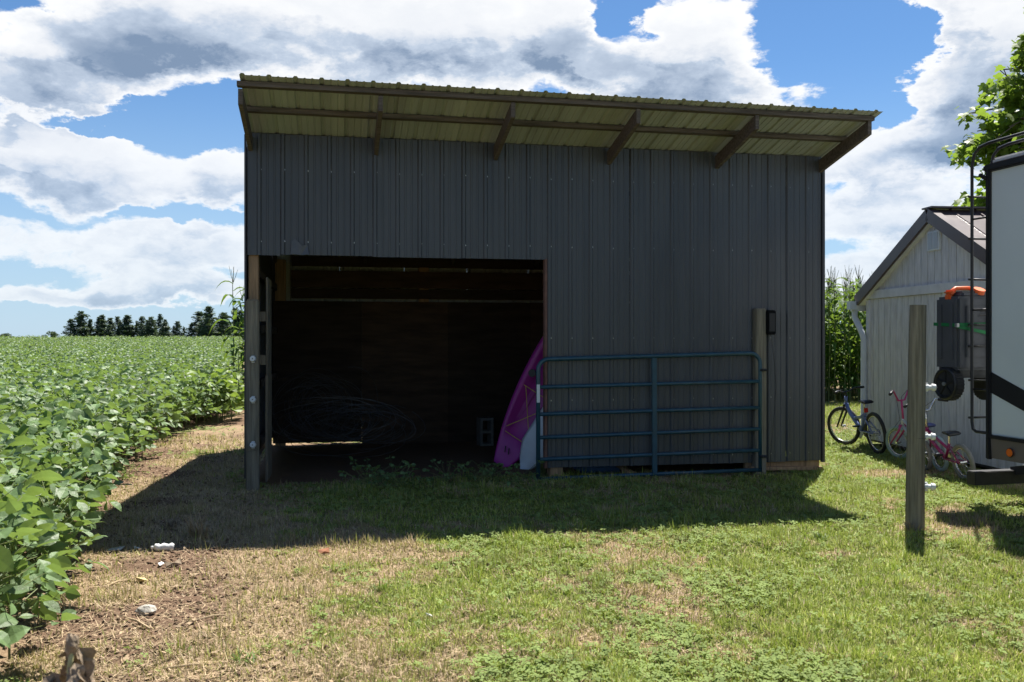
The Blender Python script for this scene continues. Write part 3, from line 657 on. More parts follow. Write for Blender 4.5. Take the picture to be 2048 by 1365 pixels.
# local x along the rear wall (0 = visible corner), local y = towards the front is -y
ZF, ZW, ZR, RL, RW = .47, .655, 2.95, 6.2, 2.4
MB().bbox((RW/2, -RL/2, (ZW+ZR)/2), (RW, RL, ZR-ZW), .02).build('body', M_RVW, rv)
MB().add([(.0, 0, ZF), (RW, 0, ZF), (RW, -RL, ZF), (0, -RL, ZF), (-.012, .01, ZW+.0), (RW+.012, .01, ZW), (RW+.012, -RL-.01, ZW), (-.012, -RL-.01, ZW)], [(3, 2, 1, 0), (4, 5, 6, 7), (0, 1, 5, 4), (1, 2, 6, 5), (2, 3, 7, 6), (3, 0, 4, 7)]).build('skirt', M_RVB, rv)
MB().bbox((-.014, -RL/2, ZW), (.02, RL, .03), .004).build('belt_trim', M_BLACK, rv)
MB().bbox((-.005, .004, (ZF+ZR)/2+.0), (.045, .045, ZR-ZF+.02), .008).build('corner_trim', M_BLACK, rv)
MB().bbox((RW/2-.0, -RL/2, ZR+.015), (RW+.07, RL+.1, .06), .012).build('roof_edge', M_BLACK, rv)
MB().bbox((RW/2, -RL/2, ZR+.07), (RW-.02, RL, .06), .02).build('roof', mat('roof_membrane', (.5, .5, .49), .7, .15, 2), rv)
MB().bbox((-.05, .02, ZR-.06), (.09, .03, .03), .006, Matrix.Rotation(R(25), 3, 'Y')).build('gutter_spout', M_BLACK, rv)
MB().add([(-.004, -.02, 1.21), (-.004, -1.0, .83), (-.004, -1.0, .67), (-.004, -.02, 1.03), (-.001, -.02, 1.21), (-.001, -1.0, .83), (-.001, -1.0, .67), (-.001, -.02, 1.03)], [(0, 1, 2, 3), (7, 6, 5, 4), (0, 4, 5, 1), (1, 5, 6, 2), (2, 6, 7, 3), (3, 7, 4, 0)]).build('stripe', M_BLACK, rv)
am = MB().disc((-.016, -.24, .545), (1, 0, 0), .033, .02, 18).build('marker_light', M_AMBER, rv); MB().torus((-.018, -.24, .545), (1, 0, 0), .034, .006, 20, 6).build('lamp_bezel', M_BLACK, am)
for yy in (-2.6, -3.4):
    wv_ = MB().disc((.14, yy, .33), (1, 0, 0), .33, .2, 24).build('wheel', M_RUBBER, rv); MB().disc((.05, yy, .33), (1, 0, 0), .19, .04, 18).build('rim', M_SILVER, wv_)
MB().bbox((RW/2, -RL/2, .42), (1.6, RL-.2, .12), .01).build('chassis', M_STEEL, rv)
MB().bbox((RW/2+.03, .27, .255), (RW-.02, .11, .12), .006).build('bumper', M_STEEL, rv)
for xx in (.5, 1.9): MB().bar((xx, -.2, .40), (xx, .27, .30), .07, .08).build('bumper_arm', M_STEEL, rv)
LY, LW_ = .21, .20                                            # ladder stands off the rear wall
for k, x0 in enumerate((-.0, LW_)):
    pts = [(x0+.01, .02, .68), (x0, LY-.05, .68), (x0, LY-.012, .70), (x0, LY, .76), (x0, LY, 1.5), (x0, LY, 2.3), (x0, LY, 3.02), (x0, LY-.03, 3.12), (x0, LY-.09, 3.17), (x0, LY-.2, 3.185), (x0, -.9, 3.19), (x0, -.97, 3.15), (x0, -.98, 3.02)]
    MB().tube(pts, .0135, 10).build('ladder_rail', M_BLACK, rv, True)
for z in (.80, 1.13, 1.43, 1.62, 2.02, 2.38, 2.75): MB().tube([(-.035, LY, z), (LW_+.035, LY, z)], .010, 8).build('ladder_rung', M_BLACK, rv, True)
for z in (1.05, 1.75, 2.55): MB().tube([(0, LY, z), (0.02, .0, z)], .009, 8).build('standoff', M_BLACK, rv, True)
tk = thing('waste_tank', Vector((rc.x, rc.y, 0))+Matrix.Rotation(RVA, 3, 'Z') @ Vector((.12, .40, 0)), RVA, 'charcoal wheeled portable waste tank with orange handle hung on the ladder', 'tank')
TW, TT = .46, .29
MB().bbox((0, 0, 1.545), (TW, TT, .66), .025).build('tank_body', M_TOTE, tk)
for yy in (-.07, .07): MB().bbox((-TW/2-.004, yy, 1.56), (.014, .05, .5), .006).build('body_rib', M_TOTE, tk)
MB().bbox((0, -TT/2-.004, 1.56), (TW-.16, .014, .46), .006).build('body_panel', M_TOTE, tk)
MB().bbox((.02, -.02, 1.893), (TW-.12, TT-.12, .06), .02).build('tank_shoulder', M_TOTE, tk)
MB().bbox((-.03, 0, 1.195), (TW-.12, TT-.06, .10), .02).build('wheel_mount', M_BLACK, tk)
for sx in (-1, 1):
    wl = MB().disc((sx*(TW/2-.03), 0, 1.09), (1, 0, 0), .148, .075, 28).build('wheel', M_RUBBER, tk)
    for k in range(5):
        a = 2*math.pi*k/5+.3; q = Vector((sx*(TW/2+.012), .065*math.cos(a), 1.09+.065*math.sin(a))); MB().bbox(q, (.012, .03, .12), .004, Matrix.Rotation(a-math.pi/2, 3, 'X')).build('spoke', M_BLACK, wl)
    MB().torus((sx*(TW/2+.008), 0, 1.09), (1, 0, 0), .128, .018, 28, 6).build('rim', M_BLACK, wl, True)
    MB().disc((sx*(TW/2+.02), 0, 1.09), (1, 0, 0), .018, .02, 14).build('hub_cap', M_GALV, wl)
    tt = MB()
    for k in range(30): a = 2*math.pi*k/30; tt.box((sx*(TW/2-.03), .148*math.cos(a), 1.09+.148*math.sin(a)), (.074, .014, .010), Matrix.Rotation(a-math.pi/2, 3, 'X'))
    tt.build('tread', M_RUBBER, wl)
hdl = MB(); hdl.tube([(-.17, .02, 1.87), (-.165, .01, 1.92), (-.13, 0, 1.95), (0, 0, 1.955), (.08, 0, 1.94), (.13, 0, 1.90), (.14, 0, 1.87)], [.024, .024, .02, .018, .022, .024, .024], 10)
hdl.build('handle', M_ORANGE, tk, True)
MB().bbox((-.19, .0, 1.915), (.06, .10, .04), .015).build('handle_bracket', M_ORANGE, tk); MB().bbox((-.205, .0, 1.86), (.04, .07, .09), .015).build('handle_bracket', M_ORANGE, tk)
MB().disc((.05, -.08, 1.925), (0, -.5, 1), .05, .04, 16).build('cap', M_ORANGE, tk)
stp = thing('green_strap', tk.location, RVA, 'green webbing strap wrapped round the waste tank and ladder', 'strap')
sm = MB()
for (pa, pb) in (((-TW/2-.008, -TT/2-.006, 1.620), (.30, -TT/2-.05, 1.630)), ((-TW/2-.008, -TT/2-.006, 1.605), (.30, -TT/2-.05, 1.500)), ((-TW/2-.008, -TT/2-.006, 1.615), (-TW/2-.008, TT/2+.006, 1.630))): sm.bar(pa, pb, .004, .03)
sm.build('webbing', M_GREEN, stp); MB().bbox((-TW/2-.016, -TT/2-.01, 1.615), (.03, .03, .035), .004).build('ratchet_buckle', M_GALV, stp)
for k, z in enumerate((1.74, 1.70)): MB().tube([(-.02, -TT/2-.03, z), (.06, -TT/2-.06, z+.01), (.16, -TT/2-.05, z-.01)], .006, 6).build('bungee_cord', M_BLACK, stp)

# ------------------------------------------------------------------ plants: leaf makers
def leaf(m, base, d, nrm, L, Wd, fold=.25, droop=.2):           # ovate leaf folded on its midrib: 8 faces
    d = Vector(d).normalized(); s = d.cross(Vector(nrm)); s = (s if s.length > 1e-3 else d.orthogonal()).normalized(); up = s.cross(d)
    prof = ((0, .06, 0), (.28, .9, .04), (.55, 1.0, .0), (.82, .55, -.10), (1, .0, -.24)); vs = []
    for t_, w_, z_ in prof:
        c_ = Vector(base)+d*(t_*L)+up*(z_*droop*4*L*.5)
        vs += [c_, c_+s*(w_*Wd/2)+up*(w_*Wd/2*fold), c_-s*(w_*Wd/2)+up*(w_*Wd/2*fold)]
    fs = []
    for i in range(3): a = i*3; fs += [(a, a+1, a+4, a+3), (a+2, a, a+3, a+5)]
    fs += [(9, 10, 12), (11, 9, 12)]; m.add(vs, fs)
def soy_plant(seed, H=.76, n=29, Ls=.86):
    r_ = random.Random(seed); lf = MB(); stm = MB(); stm.tube([(0, 0, 0), (r_.uniform(-.03, .03), r_.uniform(-.03, .03), H*.85)], [.006, .003], 5)
    for k in range(n):
        z = H*(.25+.72*k/n); a = k*2.4+r_.uniform(-.5, .5); o_ = Vector((math.cos(a), math.sin(a), 0)); ln = r_.uniform(.12, .26)*(1.15-.4*k/n)
        tip = Vector((0, 0, z))+o_*ln+Vector((0, 0, r_.uniform(.02, .14))); stm.tube([(0, 0, z-.03), tip], .0022, 3, False)
        tilt = r_.uniform(-.9, .7)
        for j in (-1, 0, 1):
            aa = a+j*r_.uniform(.9, 1.3); dd = Vector((math.cos(aa), math.sin(aa), tilt+r_.uniform(-.25, .25)))
            nn = Vector((r_.gauss(0, .8), r_.gauss(0, .8), 1)); L = r_.uniform(.065, .14)*Ls*(1.1 if j == 0 else .92)
            leaf(lf, tip+dd*.012*(1+(j == 0)), dd, nn, L, L*.68, r_.uniform(.05, .35), r_.uniform(.05, .45))
    return lf, stm
SOY = [soy_plant(100+k, rnd.uniform(.64, .80)) for k in range(9)]
SOYM = [(l.mesh('soy_leaves', M_SOY), s.mesh('soy_stem', M_STEM)) for l, s in SOY]
# points of the crop: drilled rows, jittered
pts = []; Y = 2.6
rr = random.Random(5)
while Y < 150:
    k = max(1, Y/28); dx = .24*k; dy = .26*k; x = edge_x(Y)-.13
    xmin = -.66*Y-2.2
    while x > xmin:
        pts.append((x+rr.uniform(-.09, .09)*k, Y+rr.uniform(-.12, .12)*k, rr.uniform(.86, 1.14)*(1+.25*(k-1)), k)); x -= dx
    Y += dy
def vis(p): return math.hypot(p[0], p[1])
pts.sort(key=vis)
near = [p for p in pts if p[0] > -.62*p[1]-.5][:230]; nearset = set(near); rest = [p for p in pts if p not in nearset]
protos = []
for (x, y, s, k) in near:
    i = rr.randrange(9)
    o = bpy.data.objects.new('soybean_plant', None); COL.objects.link(o); o.location = (x, y, float(ground_h(np.array(x), np.array(y)))); o.rotation_euler = (0, 0, rr.uniform(0, 6.28)); o.scale = (s, s, s)
    tag(o, 'leafy green soybean plant at the edge of the field by the bare strip', 'soybean', 'soybean plants along the field edge')
    link('foliage', SOYM[i][0], o); link('stem', SOYM[i][1], o)
pc = bpy.data.collections.new('soy_source')
for i, (l, s) in enumerate(SOY):
    j = MB(); j.add(l.v, l.f); nl_ = len(l.f); j.add(s.v, s.f); me = j.mesh('soy_whole', M_SOY); me.materials.append(M_STEM)
    me.polygons.foreach_set('material_index', [0]*nl_+[1]*(len(me.polygons)-nl_)); o = bpy.data.objects.new('soy_source', me); pc.objects.link(o)
def scatter(name, points, coll, label, cat):
    me = bpy.data.meshes.new(name); me.from_pydata([(p[0], p[1], p[2]) for p in points], [], [])
    a = me.attributes.new('size', 'FLOAT', 'POINT'); a.data.foreach_set('value', [p[3] for p in points])
    a = me.attributes.new('turn', 'FLOAT_VECTOR', 'POINT'); a.data.foreach_set('vector', [c_ for p in points for c_ in p[4]])
    o = link(name, me); tag(o, label, cat, None, 'stuff')
    ng = bpy.data.node_groups.new(name+'_nodes', 'GeometryNodeTree')
    ng.interface.new_socket('Geometry', in_out='INPUT', socket_type='NodeSocketGeometry'); ng.interface.new_socket('Geometry', in_out='OUTPUT', socket_type='NodeSocketGeometry')
    gi_ = ng.nodes.new('NodeGroupInput'); go_ = ng.nodes.new('NodeGroupOutput'); ip = ng.nodes.new('GeometryNodeInstanceOnPoints'); ci = ng.nodes.new('GeometryNodeCollectionInfo')
    ci.inputs['Collection'].default_value = coll; ci.inputs['Separate Children'].default_value = True; ci.inputs['Reset Children'].default_value = True
    ip.inputs['Pick Instance'].default_value = True
    a1 = ng.nodes.new('GeometryNodeInputNamedAttribute'); a1.data_type = 'FLOAT'; a1.inputs[0].default_value = 'size'
    a2 = ng.nodes.new('GeometryNodeInputNamedAttribute'); a2.data_type = 'FLOAT_VECTOR'; a2.inputs[0].default_value = 'turn'
    L_ = ng.links; L_.new(gi_.outputs[0], ip.inputs['Points']); L_.new(ci.outputs[0], ip.inputs['Instance'])
    L_.new(a2.outputs[0], ip.inputs['Rotation']); L_.new(a1.outputs[0], ip.inputs['Scale']); L_.new(ip.outputs[0], go_.inputs[0])
    md = o.modifiers.new('scatter', 'NODES'); md.node_group = ng; return o
scatter('soybean_field', [(x, y, 0, s, (rr.gauss(0, .08), rr.gauss(0, .08), rr.uniform(0, 6.28))) for (x, y, s, k) in rest], pc, 'broad soybean field running to the tree line', 'field')
# the far field seen edge-on: canopy as an uneven sheet
fx_ = np.linspace(-600, 60, 260); fy_ = 150*(1.011**np.arange(0, 190)); FX, FY = np.meshgrid(fx_, fy_); FZ = .62+.22*nr.random(FX.shape)
FX = FX*(FY/400)
fm_ = bpy.data.meshes.new('far_crop'); ii = np.arange(FX.size).reshape(FX.shape)
np_mesh(fm_, np.stack([FX, FY, FZ], -1).reshape(-1, 3), np.stack([ii[:-1, :-1], ii[:-1, 1:], ii[1:, 1:], ii[1:, :-1]], -1).reshape(-1, 4))
fm_.materials.append(mat('far_soy', (.085, .135, .055), .6, .5, 2.5, 0, .6, 6)); tag(link('far_crop', fm_), 'distant soybean canopy below the pines', 'field', None, 'stuff')
# weeds with bright broad leaves at the shed corner
for k in range(11):
    q = G(415+rr.uniform(-10, 66), 836+rr.uniform(-8, 14)); q.y = min(q.y, 17); lf, stm = soy_plant(300+k, rr.uniform(.45, .95), 10, 1.5)
    wd_ = thing('leafy_weed', (q.x, q.y, 0), rr.uniform(0, 6), 'bright yellow green broad leaved weed where the crop meets the shed corner', 'weed', 'weeds at the field corner')
    lf.build('foliage', M_SOY2, wd_); stm.build('stem', M_STEM, wd_)

# ------------------------------------------------------------------ corn
def corn(seed, H):
    r_ = random.Random(seed); lf = MB(); stk_ = MB(); ts = MB()
    stk_.tube([(0, 0, 0), (r_.uniform(-.03, .03), r_.uniform(-.03, .03), H*.5), (r_.uniform(-.06, .06), r_.uniform(-.06, .06), H*.88)], [.016, .013, .007], 6)
    for k in range(16):
        z = H*(.10+.80*k/16); a = (k % 2)*math.pi+r_.gauss(0, .45); o_ = Vector((math.cos(a), math.sin(a), 0)); L = r_.uniform(.55, .85)*(1 if 2 < k < 10 else .7); sd_ = Vector((-o_.y, o_.x, 0))
        rise = r_.uniform(.5, .95); vs = []; fs = []
        for i in range(6):
            t_ = i/5; c_ = Vector((0, 0, z))+o_*(L*t_*(1-.12*t_))+Vector((0, 0, L*(rise*t_-(.75+rise*.45)*t_*t_))); wd = .056*(1-t_**2.2)*min(1, .55+t_*2)
            vs += [c_-sd_*wd+Vector((0, 0, wd*.45)), c_, c_+sd_*wd+Vector((0, 0, wd*.45))]
        for i in range(5): fs += [(i*3, i*3+1, i*3+4, i*3+3), (i*3+1, i*3+2, i*3+5, i*3+4)]
        lf.add(vs, fs)
    for k in range(5):
        a = k*1.3; sp_ = .02+.07*(k > 0); p0 = Vector((0, 0, H*.86)); ts.tube([p0, p0+Vector((math.cos(a)*sp_*.6, math.sin(a)*sp_*.6, .16)), p0+Vector((math.cos(a)*sp_, math.sin(a)*sp_, r_.uniform(.24, .36)))], [.005, .005, .003], 4)
    return lf, stk_, ts
CORN = [corn(700+k, rnd.uniform(2.95, 3.3)) for k in range(6)]
CM = [(a.mesh('corn_leaves', M_CORN), b_.mesh('corn_stalk', M_STEM), c_.mesh('tassel', M_TASSEL)) for a, b_, c_ in CORN]
cc = bpy.data.collections.new('corn_source')
for a, b_, c_ in CORN:
    j = MB(); idxs = []
    for q, part in enumerate((a, b_, c_)): idxs += [q]*len(part.f); j.add(part.v, part.f)
    me = j.mesh('corn_whole', M_CORN); me.materials.append(M_STEM); me.materials.append(M_TASSEL); me.polygons.foreach_set('material_index', idxs); cc.objects.link(bpy.data.objects.new('corn_source', me))
cpts = []
for row in range(8):
    x = -6.2+row*.25
    while x < 19:
        y = 20.0+row*.76+(x+6)*.1; cpts.append((x+rr.uniform(-.04, .04), y+rr.uniform(-.05, .05), 0, rr.uniform(.88, 1.08), (rr.gauss(0, .04), rr.gauss(0, .04), rr.uniform(0, 6.28)), row)); x += .19
def corn_front(p): r_ = p[0]/p[1]; return p[5] == 0 and (.325 < r_ < .42 or -.325 < r_ < -.28)
for p in [p for p in cpts if corn_front(p)]:
    i = rr.randrange(6); o = thing('corn_plant', p[:3], p[4][2], 'tall green corn plant with tassel in the front row behind the sheds' if p[0] > 0 else 'tall green corn plant past the rear left corner of the metal shed', 'corn', 'corn plants in the front row'); o.scale = (p[3],)*3
    link('leaves', CM[i][0], o); link('stalk', CM[i][1], o); link('tassel', CM[i][2], o)
q = P(478, HY, 17.6)
for k, (dx, s) in enumerate(((0, .62), (.14, .58), (-.06, .45))):
    o = thing('corn_plant', (q.x+dx, 17.6+k*.3, 0), k*1.3+.4, 'short stray corn plant leaning out beside the soybeans', 'corn', 'corn plants in the front row'); o.scale = (s,)*3; i = k
    link('leaves', CM[i][0], o); link('stalk', CM[i][1], o)
scatter('corn_field', [p[:5] for p in cpts if not corn_front(p)], cc, 'dense rows of tall corn behind the sheds', 'field')

# ------------------------------------------------------------------ distant trees
def pine(seed, H):
    r_ = random.Random(seed); tr_ = MB().tube([(0, 0, 0), (0, 0, H*.5), (0, 0, H*.97)], [H*.016, H*.011, H*.003], 6); cr_ = MB(); z = H*.06
    while z < H:
        f_ = z/H; rad = H*.36*(1-f_)**.85*r_.uniform(.45, 1.25)+.2; nb = 5
        for k in range(nb):
            a = r_.uniform(0, 6.28); rl = rad*r_.uniform(.55, 1.1); up = r_.uniform(-.05, .30)
            for j in range(int(4+rl*1.6)):
                s_ = r_.uniform(.25, 1); p = Vector((math.cos(a)*rl*s_, math.sin(a)*rl*s_, z+up*rl*s_))
                for q in range(3):
                    c_ = p+Vector((r_.gauss(0, .22), r_.gauss(0, .22), r_.gauss(0, .12))); sz = r_.uniform(.30, .62)
                    t1 = Vector((r_.gauss(0, 1), r_.gauss(0, 1), r_.gauss(.3, .5))).normalized()*sz; t2 = Vector((r_.gauss(0, 1), r_.gauss(0, 1), r_.gauss(0, .4))).normalized()*sz*.6
                    cr_.add([c_-t2, c_+t2, c_+t1], [(0, 1, 2)])
        z += H*.045*r_.uniform(.7, 1.3)
    return tr_, cr_
PN = [pine(50+k, 10.0) for k in range(5)]; PM = [(a.mesh('pine_trunk', M_BARK), b_.mesh('pine_crown', M_PINE)) for a, b_ in PN]
PD = 320
for k, (px, top) in enumerate([(150, 640), (168, 623), (196, 630), (221, 633), (252, 630), (275, 634), (314, 628), (337, 645), (352, 643), (391, 622), (428, 616), (447, 636), (466, 616), (300, 640), (208, 640), (182, 640), (238, 641), (263, 642), (326, 646), (410, 632), (380, 650), (456, 626), (480, 622), (142, 650), (160, 632), (174, 646), (189, 634), (203, 648), (214, 636), (229, 650), (245, 636), (258, 650), (283, 640), (291, 648), (306, 634), (321, 640), (344, 652), (360, 655), (402, 640), (418, 630), (437, 628), (472, 630)]):
    H = 1.5+(HY-top)/F*PD; o = thing('pine_tree', ((px-1024)/F*PD, PD+rr.uniform(-6, 6), 0), rr.uniform(0, 6), 'dark pine in the tree line beyond the soybean field', 'tree', 'pines beyond the field')
    s = H/10; wf = rr.uniform(.9, 1.75); o.scale = (s*wf, s*wf, s); i = k % 5; link('trunk', PM[i][0], o); link('crown', PM[i][1], o)
def bush(seed, rad, n, sz, m, sc=(1, 1, .8)):
    r_ = random.Random(seed); c_ = MB(); lobes = [(Vector((r_.gauss(0, .45), r_.gauss(0, .45), r_.gauss(0, .35)))*rad, rad*r_.uniform(.4, .65)) for _ in range(7)]
    for k in range(n):
        lc, lr = r_.choice(lobes); d = Vector((r_.gauss(0, 1), r_.gauss(0, 1), r_.gauss(0, 1))).normalized(); p = lc+d*lr*r_.uniform(.6, 1.05); p = Vector((p.x*sc[0], p.y*sc[1], p.z*sc[2]))
        t1 = Vector((r_.gauss(0, 1), r_.gauss(0, 1), r_.gauss(0, 1))).normalized()*sz; t2 = Vector((r_.gauss(0, 1), r_.gauss(0, 1), r_.gauss(0, 1))).normalized()*sz*.7
        c_.add([p-t2, p+t2, p+t1], [(0, 1, 2)])
    return c_
for k, (px, top, wpx, D) in enumerate([(105, 666, 24, 700), (10, 671, 30, 800), (45, 673, 26, 820), (72, 673, 16, 780), (130, 672, 10, 650), (-20, 670, 30, 800)]):
    H = 1.5+(HY-top)/F*D; rad = wpx/2/F*D; o = thing('far_tree', ((px-1024)/F*D, D, 0), 0, 'small rounded tree on the far horizon past the end of the pines', 'tree', 'far trees on the horizon')
    MB().tube([(0, 0, 0), (0, 0, H*.6)], [.35, .2], 6).build('trunk', M_BARK, o); c_ = bush(80+k, rad, 900, rad*.16, M_FAR, (1, 1, H*.55/rad/1.1)).build('crown', M_FAR, o); c_.location = (0, 0, H*.52)

# ------------------------------------------------------------------ maple at the right
tb = Vector((10.9, 15.8, 0)); tree = thing('maple_tree', tb, 0, 'large leafy maple with bright sunlit leaves behind the trailer', 'tree')
tm = random.Random(91); tk_ = MB(); tk_.tube([(0, 0, -.1), (.05, 0, 1.6), (-.05, .05, 3.2), (0, 0, 5.2), (.1, 0, 7.2)], [.34, .27, .24, .17, .05], 12); tk_.build('trunk', M_BARK, tree, True)
lm = MB(); bm2 = MB()
def maple_leaf(m, c_, d, nrm, s):
    d = d.normalized(); sv = d.cross(nrm); sv = (sv if sv.length > 1e-3 else d.orthogonal()).normalized(); up = sv.cross(d)
    o_ = ((0, 0), (.30, -.06), (.52, .12), (.40, .30), (.66, .52), (.30, .55), (.22, .72), (0, 1.05), (-.22, .72), (-.30, .55), (-.66, .52), (-.40, .30), (-.52, .12), (-.30, -.06))
    vs = [c_+sv*(a*s)+d*(b_*s)+up*(.12*s*abs(a)-.15*s*b_*b_) for a, b_ in o_]; ctr = c_+d*.4*s
    m.add(vs+[ctr], [(i, (i+1) % 14, 14) for i in range(14)])
tips = []
for k in range(105):
    z0 = tm.uniform(2.6, 6.5); a = tm.uniform(0, 6.28) if k % 2 else math.pi+tm.uniform(-.95, 1.05)+.35; ln = tm.uniform(2.2, 3.9)*(1-.45*abs(z0-5.0)/4); o_ = Vector((math.cos(a), math.sin(a), 0))
    if o_.x < -.05: ln = min(ln, (2.38 if not 4.1 < z0 < 4.6 else 2.75)*tm.uniform(.86, 1)/-o_.x)
    p0 = Vector((0, 0, z0)); p1 = p0+o_*ln*.5+Vector((0, 0, ln*.18)); p2 = p0+o_*ln+Vector((0, 0, ln*.12*tm.uniform(-1, 2))); bm2.tube([p0, p1, p2], [.05, .03, .01], 5)
    for j in range(11):
        t_ = tm.uniform(.30, 1.0); q = p0.lerp(p1, t_*2) if t_ < .5 else p1.lerp(p2, t_*2-1); e_ = q+Vector((tm.gauss(.1, .30), tm.gauss(0, .42), tm.gauss(0, .34))); bm2.tube([q, e_], [.010, .004], 3, False)
        for i in range(24):
            c_ = q.lerp(e_, tm.uniform(.3, 1.1))+Vector((tm.gauss(0, .10), tm.gauss(0, .10), tm.gauss(0, .09))); maple_leaf(lm, c_, Vector((tm.gauss(0, 1), tm.gauss(0, 1), -.5)), Vector((tm.gauss(0, .5), tm.gauss(0, .5), 1)), tm.uniform(.12, .20))
bm2.build('branches', M_BARK, tree); lm.build('leaves', M_MAPLE, tree)

# ------------------------------------------------------------------ lawn: blades, clover, straw (real geometry, one stuff object each)
def region(n, y0, y1, pw):
    yv = y0+(y1-y0)*nr.random(n)**pw; xv = (nr.random(n)*2-1)*(.66*yv+.9); return xv, yv
def keep(x, y, pad=.0):
    u_, v_ = shed_uv(x, y); ins = (u_ > -.02) & (u_ < W+.02) & (v_ > .25) & (v_ < DEP+.1)
    q = (x-bb0.x)*bd.x+(y-bb0.y)*bd.y; pr_ = (x-bb0.x)*(-bd.y)+(y-bb0.y)*bd.x        # pr_>0: camera-left of the gable
    barn = (pr_ < .05) & (q > -3) & (q < BW+.05)
    return ~ins & ~barn & (x > edge_x(y)-.05+pad)
xs, ys = region(820000, 3.0, 21, 1.9); k = keep(xs, ys) & ~((ys > 14) & (xs < 2)); xs, ys = xs[k], ys[k]
dr = dryness(xs, ys); br = bare(xs, ys); k = nr.random(len(xs)) > br*1.05; xs, ys, dr = xs[k], ys[k], dr[k]; N = len(xs)
isdry = nr.random(N) < np.clip(dr*1.05+.05, .16, .95)
hgt = np.where(isdry, .018+.018*nr.random(N), .018+.026*nr.random(N))*(1+1.3*np.clip((fbm(xs*4, ys*4, 60)-.60)*8, 0, 1))*(1+.03*ys); wid = (.0016+.0018*nr.random(N))*(1+.09*ys)
lay = np.where(isdry, 1.57, 1.4); an = nr.random(N)*6.283; ln_ = nr.random(N)*lay
gz0 = ground_h(xs, ys)-.003; sx, sy = np.cos(an+1.57), np.sin(an+1.57); tx, ty = np.cos(an)*np.sin(ln_), np.sin(an)*np.sin(ln_)
b0 = np.stack([xs-sx*wid, ys-sy*wid, gz0], -1); b1 = np.stack([xs+sx*wid, ys+sy*wid, gz0], -1); tp = np.stack([xs+tx*hgt*1.3, ys+ty*hgt*1.3, gz0+hgt*np.cos(ln_)+.004], -1)
gme = bpy.data.meshes.new('grass'); np_mesh(gme, np.stack([b0, b1, tp], 1).reshape(-1, 3), np.arange(N*3).reshape(-1, 3))
v1 = nr.random((N, 1)); gcol = np.array([[.155, .215, .028]])*(1-v1)+np.array([[.47, .50, .12]])*v1; dcol = np.array([[.26, .175, .105]])*(1-v1)+np.array([[.60, .46, .30]])*v1
cl = np.where(isdry[:, None], dcol, gcol); cl = cl*(.72+.56*fbm(xs*4, ys*4, 91))[:, None]; cl = np.concatenate([cl, np.ones((N, 1))], 1)
a = gme.color_attributes.new('tint', 'FLOAT_COLOR', 'POINT'); a.data.foreach_set('color', np.repeat(cl, 3, 0).astype(np.float32).ravel())
gme.materials.append(M_GRASS); tag(link('grass', gme), 'mown lawn of mixed green and dry blades around the shed', 'grass', None, 'stuff')
# clover: three round leaflets each
xs, ys = region(190000, 3.0, 15, 1.5); u_, v_ = shed_uv(xs, ys); cn = fbm(xs*1.5, ys*1.5, 77)+np.clip(.22*(v_ > -1.3), 0, 1); k = keep(xs, ys) & (dryness(xs, ys) < .7) & (nr.random(len(xs)) < np.clip((cn-.40)*1.7, .05, .5)); xs, ys = xs[k], ys[k]; N = len(xs)
base = np.stack([xs, ys, ground_h(xs, ys)+.018+.022*nr.random(N)], -1); a0 = nr.random(N)*6.283; r_c = (.007+.006*nr.random(N))*(1+.04*ys); vsl = []
tl = nr.normal(0, .30, (N, 2))
for j in range(3):
    a = a0+j*2.094; d = np.stack([np.cos(a), np.sin(a)], -1); s = np.stack([-d[:, 1], d[:, 0]], -1)
    for (q, w_) in ((.1, 0), (1.0, .75), (1.7, .0), (1.0, -.75)):
        off = (d*q+s*w_)*r_c[:, None]; vsl.append(np.concatenate([base[:, :2]+off, (base[:, 2]+(off*tl).sum(1))[:, None]], 1))
cv = np.stack(vsl, 1).reshape(-1, 3); cme = bpy.data.meshes.new('clover'); np_mesh(cme, cv, np.arange(N*12).reshape(-1, 4))
cme.materials.append(mat('clover_leaf', (.21, .275, .085), .75, .35, 6, 0, 0, 3, .15, trans=.25)); tag(link('clover', cme), 'low clover growing through the lawn and in the shade of the shed', 'clover', None, 'stuff')
# loose straw on the dry strip
xs, ys = region(52000, 3.0, 12, 1.5); k = keep(xs, ys, .0) & ((dryness(xs, ys) > .6)); xs, ys = xs[k], ys[k]; N = len(xs)
an = nr.random(N)*6.283; L = .03+.09*nr.random(N)**2; z = ground_h(xs, ys)+.006+.014*nr.random(N); dxv, dyv = np.cos(an)*L, np.sin(an)*L; w_ = .0016+.0018*nr.random(N)
q = np.stack([np.stack([xs-np.sin(an)*w_, ys+np.cos(an)*w_, z], -1), np.stack([xs+np.sin(an)*w_, ys-np.cos(an)*w_, z], -1), np.stack([xs+dxv, ys+dyv, z+nr.normal(0, .012, N)], -1)], 1)
sme = bpy.data.meshes.new('straw'); np_mesh(sme, q.reshape(-1, 3), np.arange(N*3).reshape(-1, 3)); sme.materials.append(M_STRAW); tag(link('straw', sme), 'loose dry straw strewn over the bare strip by the crop', 'straw', None, 'stuff')

